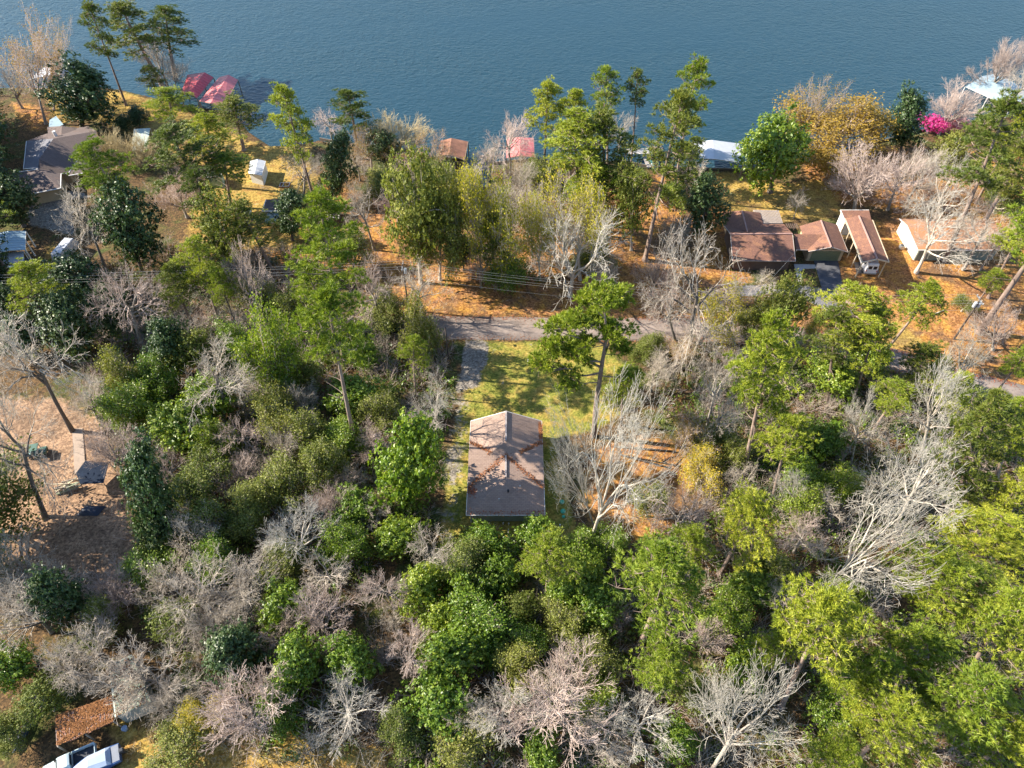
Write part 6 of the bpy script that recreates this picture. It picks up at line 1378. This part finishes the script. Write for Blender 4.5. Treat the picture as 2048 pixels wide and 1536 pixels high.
('bri', 880, 1240, 36, 7, None, 'fresh green tree above the vivid green pair'),
('vineb', 1190, 1390, 40, 6, None, 'light viny tree between the pinkish fan and the white round crown'),
('bri', 1350, 1480, 40, 6, None, 'green bush between the white round crown and the curling bare tree'),
('vineb', 1460, 1230, 44, 8, None, 'light viny tree left of the very wide slanting pine'),
('bri', 1490, 1330, 40, 7, None, 'green bush above the curling white bare tree'),
('vineb', 1680, 960, 38, 7, None, 'light viny tree between the little white tree and the white crown'),
('bri', 1650, 880, 38, 7, None, 'green tree right of the bushy bright pine'),
('vine', 1470, 900, 36, 6, None, 'golden olive scrub tree left of the long pale pine trunk'),
('vineb', 1600, 1010, 36, 7, None, 'light viny tree below the bright green bush'),
('pine', 1920, 790, 50, 18, (1880, 900), 'pine behind the flat topped dark pine near the road end'),
('bri', 1740, 720, 34, 7, None, 'fresh green tree hiding the road right of the bend'),
('oli', 1880, 745, 34, 7, None, 'olive tree hiding the last bend of the road'),
('pine', 1690, 1190, 40, 12, None, 'small bright pine left of the thick slanting trunk in the right stand'),
('pine', 1740, 1350, 56, 18, None, 'bright pine between the very wide slanting pine and the dense right stand'),
# trees just beyond the left edge whose shade falls into the picture
('mag', -45, 265, 60, 17, None, 'dark evergreen beyond the left edge facing the shaded yard'),
('mag', -60, 350, 70, 18, None, 'dark evergreen beyond the left edge behind the evergreen at the dark house'),
('oli', -130, 220, 70, 18, None, 'oak beyond the left edge close to the lake'),
('pine', -70, 420, 60, 24, None, 'pine beyond the left edge above the blue workshop'),
('mag', -40, 520, 50, 15, None, 'dark evergreen beyond the left edge behind the lean to'),
('mag', -110, 300, 80, 15, None, 'dark evergreen beyond the left edge shading the lakeside yard'),
('mag', -60, 200, 60, 14, None, 'dark evergreen beyond the left edge near the water'),
('mag', -120, 460, 80, 15, None, 'dark evergreen beyond the left edge beside the workshop'),
('pine', -190, 360, 70, 24, None, 'pine beyond the left edge above the lakeside yard'),
('oli', -70, 1010, 90, 15, None, 'oak beyond the left edge shading the leafy yard'),
('pine', -190, 1000, 90, 22, None, 'pine beyond the left edge beside the leafy yard'),
('mag', -90, 1130, 70, 13, None, 'dark evergreen beyond the left edge below the leafy yard'),
('mag', -60, 560, 60, 14, None, 'dark evergreen beyond the left edge below the workshop'),
]
for t in TREES:
    kind, x, y, rp, h, base, lb = t
    place(kind, x, y, rp, h, base, lb, cat={'bri': 'tree', 'vine': 'tree'}.get(kind, 'tree'))
# azaleas
for i, (x, y, rp, m, lb) in enumerate(((1864, 248, 32, L_PNK, 'bright magenta flowering azalea bush at the shore'), (1908, 250, 30, L_PNK2, 'paler pink flowering azalea bush right of the magenta one'))):
    PROTO['azalea%d' % i] = [make_broad(140 + i, 4.2, 3.0, m, 5200, 0.24, 0.05, 26, 0.9, fill=0.2, lumps=(0.9, 1.6))]
    KN['azalea%d' % i] = ('azalea_bush', 'flowering azaleas at the shore'); place('azalea%d' % i, x, y, rp, 4.4, None, lb, cat='bush', group='flowering azaleas at the shore')

# the great pine right of the middle house, built from its own photographed puffs
hb = W(1187, 872)
def near_axis(px, py, off=0.0):
    d = ray(px, py); t = (hb.x * d[0] + hb.y * d[1]) / (d[0] ** 2 + d[1] ** 2) + off; return np.array([d[0] * t, d[1] * t, CAMH + d[2] * t])
gp = np.random.default_rng(77); puffs, hg, hg_ = [], [], []
for (px, py, rp) in ((1212, 600, 48), (1246, 612, 28), (1175, 612, 28), (1150, 640, 36), (1120, 660, 28), (1195, 655, 32), (1238, 662, 34), (1108, 695, 40), (1150, 702, 38), (1082, 715, 28), (1130, 738, 32),
                     (1175, 675, 24), (1240, 700, 26), (1255, 745, 24), (1095, 650, 14), (1170, 720, 16)):
    c = near_axis(px, py); rm = rp / F * depth(c); off = gp.uniform(-1.5, 1.5)
    for _ in range(max(4, int(rm * rm * 3.8))):
        d = gp.normal(size=3); d /= np.linalg.norm(d); puffs.append([*(c - np.array(hb) + d * np.array([rm, rm * .9, rm * .55]) * gp.uniform(.3, 1.0) + np.array([0, off, 0])), gp.uniform(.7, 1.3)]); hg.append(len(hg_) )
    hg_.append(1)
puffs = np.array(puffs); tops = near_axis(1208, 605) - np.array(hb); mids = near_axis(1203, 735) - np.array(hb); m2 = near_axis(1192, 810) - np.array(hb)
tp = [np.array([0, 0, -.2]), np.array([0, 0, .5]), m2, mids, mids * .5 + tops * .5 + np.array([.5, 0, 0]), tops]
hero = empty('pine_tree', hb); tag(hero, 'great bright green pine standing on the lawn between the road and the house', 'tree', 'tall pines among the houses and woods')
tt = tube(tp, [.52, .42, .36, .30, .2, .08], 12); segs, (V, Fs), tn = pine_parts(tops[2], tp, puffs, gp, None, .3, .62, blades=12, tw=.135, dens=12, dead=4, grp=hg)
segs = [s for s in segs]; segs += limb(mids, near_axis(1110, 700) - np.array(hb), .2, .08, gp, .05, 6); segs += limb(mids + np.array([0, 0, 1]), near_axis(1235, 650) - np.array(hb), .18, .07, gp, .05, 6)
tv = merge([tt, prisms(segs, 5)]); link('trunk', mesh_np('great_pine_trunk', tv[0], tv[1], BARK_PINE, True), hero); link('crown', tone(mesh_np('great_pine_crown', V, Fs, L_PINE), tn), hero)

# ------------------------------------------------------------------ undergrowth, brush and logs
def region(polys, n, g):
    allp = np.array([p for q_ in polys for p in PX(q_)]); lo, hi = allp.min(0), allp.max(0); P = g.uniform(lo, hi, (n * 4, 2)); m = np.zeros(len(P), bool)
    for q_ in polys: m |= sdist(P, np.array(PX(q_))) > 0
    return P[m][:n]
WOODS = [[(130, 640), (880, 640), (900, 720), (905, 800), (880, 900), (870, 1060), (1190, 1095), (1350, 1085), (1400, 1000), (1400, 890), (1320, 860), (1300, 690), (1560, 705), (1700, 735), (1800, 770), (1900, 800), (2100, 850), (2300, 1560), (900, 1580), (460, 1500), (420, 1430), (300, 1250), (280, 1120), (260, 960), (180, 820)]]
WOODN = [[(560, 500), (700, 560), (640, 640), (120, 640), (250, 500), (430, 480)], [(930, 390), (1230, 360), (1200, 560), (1000, 570), (930, 500)], [(700, 330), (900, 340), (920, 420), (780, 400)]]
SKIP = [[(930, 835), (1100, 835), (1120, 1070), (920, 1070)], [(215, 1300), (310, 1300), (315, 1450), (105, 1500), (105, 1420)], [(745, 1110), (800, 1110), (900, 1400), (770, 1540), (690, 1480), (780, 1330), (740, 1200)]]
def clumps(name, seed, n, polys, mat, per, ln, rr, hh, label, gapf=0.0, twig=None):
    g = np.random.default_rng(seed); P = region(polys, n, g)
    for q_ in SKIP[:2]: P = P[sdist(P, np.array(PX(q_))) < 0]
    nz = np.sin(P[:, 0] * .31 + seed) * np.cos(P[:, 1] * .37 + seed * 2) + g.normal(0, .45, len(P)); P = P[nz > gapf]
    gap_ = sdist(P, np.array(PX(SKIP[2]))) > 0; P = P[~gap_ | (g.random(len(P)) < .15)]
    r = g.uniform(*rr, len(P)); h = g.uniform(*hh, len(P)) ** 1.0; per = per // 5; T0_ = np.repeat(g.uniform(.25, .75, len(P)), per)
    C = np.repeat(np.column_stack([P, h * .4]), per, 0); rad = np.repeat(r, per)[:, None]; hr = np.repeat(h, per)[:, None]
    d = unit(g.normal(size=(len(C), 3))); f = np.abs(g.normal(.65, .33, (len(C), 1))); sq_ = np.repeat(g.uniform(.6, 1.5, len(P)), per)[:, None]; d = unit(d * np.concatenate([sq_, 1 / sq_, np.ones_like(sq_)], 1)); Q = C + d * np.concatenate([rad, rad, hr * .6], 1) * f; Q[:, 2] = np.abs(Q[:, 2]) + .05
    Q = np.repeat(Q, 5, 0); d = np.repeat(d, 5, 0); T = np.repeat(np.clip(T0_ + g.normal(0, .18, len(T0_)), 0, 1), 5); Q = Q + g.normal(0, ln * .5, Q.shape); Q[:, 2] = np.abs(Q[:, 2])
    V, Fq = leaves(Q, unit(d + np.array([0, 0, .5])), ln, ln * .55, g, .6); tag(link(name, tone(mesh_np(name, V, Fq, mat), np.repeat(T, 4))), label, 'undergrowth', kind='stuff')
clumps('undergrowth', 1, 2300, WOODS, L_BRI, 62, .34, (.4, 1.9), (.8, 3.8), 'fresh green undergrowth filling the near wood', 0.0)
clumps('undergrowth', 2, 2600, WOODS + WOODN, L_OLI, 62, .30, (.5, 2.0), (.7, 3.6), 'dull olive undergrowth and vines filling the wood', -0.1)
clumps('undergrowth', 3, 1500, WOODS + WOODN, L_MAG, 75, .32, (.8, 1.8), (.8, 3.8), 'dark green undergrowth in the shade of the wood', 0.2)
clumps('dry_leaves', 4, 1000, WOODS + WOODN, L_DRY, 60, .26, (.9, 2.0), (.3, 1.3), 'heaps of dry brown leaves and brush in the wood', 0.0)
def brush(name, seed, n, polys, mat, label, hh=(.8, 2.8), per=13, gap=True):
    g = np.random.default_rng(seed); P = region(polys, n, g)
    for q_ in SKIP[:2]: P = P[sdist(P, np.array(PX(q_))) < 0]
    S = []
    for x, y in P:
        h = g.uniform(*hh); a = g.uniform(0, 6.28, per); t = g.uniform(.1, 1.2, per)
        for i in range(per):
            L_ = h * g.uniform(.4, 1.0); d = np.array([math.cos(a[i]) * math.sin(t[i]), math.sin(a[i]) * math.sin(t[i]), math.cos(t[i])]); p0 = np.array([x, y, 0.0]) + np.array([g.normal(0, .25), g.normal(0, .25), 0]); pm = p0 + d * L_ * .55
            d2 = unit(d + g.normal(0, .35, 3)); p1 = pm + d2 * L_ * .5; S.append([*p0, *pm, .035, .025]); S.append([*pm, *p1, .025, .012])
            for _ in range(2): d3 = unit(d + g.normal(0, .6, 3)); S.append([*pm, *(pm + d3 * L_ * .4), .02, .012])
    V, Fq = prisms(np.array(S), 3); tag(link(name, mesh_np(name, V, Fq, mat)), label, 'brush', kind='stuff')
brush('brushwood', 11, 1500, WOODS + WOODN, BARK_GREY, 'grey dead twigs and saplings standing through the undergrowth', (1.5, 5.0))
brush('brushwood', 12, 1100, WOODS + WOODN + [[(1600, 340), (1900, 330), (2000, 440), (1800, 430)]], BARK_PINK, 'pinkish dead twigs and saplings standing through the undergrowth', (1.2, 4.5))
brush('brushwood', 13, 90, [[(250, 1470), (760, 1470), (1000, 1500), (1000, 1560), (260, 1560)]], BARK_STRAW, 'dry straw coloured brush along the bottom edge', (.5, 1.6))
LOGM = BARK_DARK
for i, (a, b_, r_, lb) in enumerate((((1232, 893), (1352, 903), .16, 'upper of the fallen logs in the orange clearing'), ((1236, 908), (1340, 936), .14, 'lower fallen log in the orange clearing'), ((640, 905), (742, 872), .16, 'fallen trunk in the brown brush left of the house'), ((1868, 628), (1890, 620), .12, 'short pale log lying on the orange slope'))):
    A, B = W(*a, r_), W(*b_, r_); rod('fallen_log', A, B, r_, LOGM if i < 3 else BARK_WHITE, lb, 'log', group='fallen logs')
for i, (x, y, ln_, an, zz, lb) in enumerate(((722, 742, 2.6, 70, 2.2, 'bare pale snag in the dark hollow left of the small pine'), (790, 845, 3.0, 20, 2.8, 'white arched dead branch above the round leafy tree'))):
    A = W(x, y, .2); B = A + e((math.cos(R(an)) * ln_ * .4, math.sin(R(an)) * ln_ * .4, zz)); rod('dead_snag', A, B, .1, BARK_WHITE, lb, 'snag', group='pale dead snags')
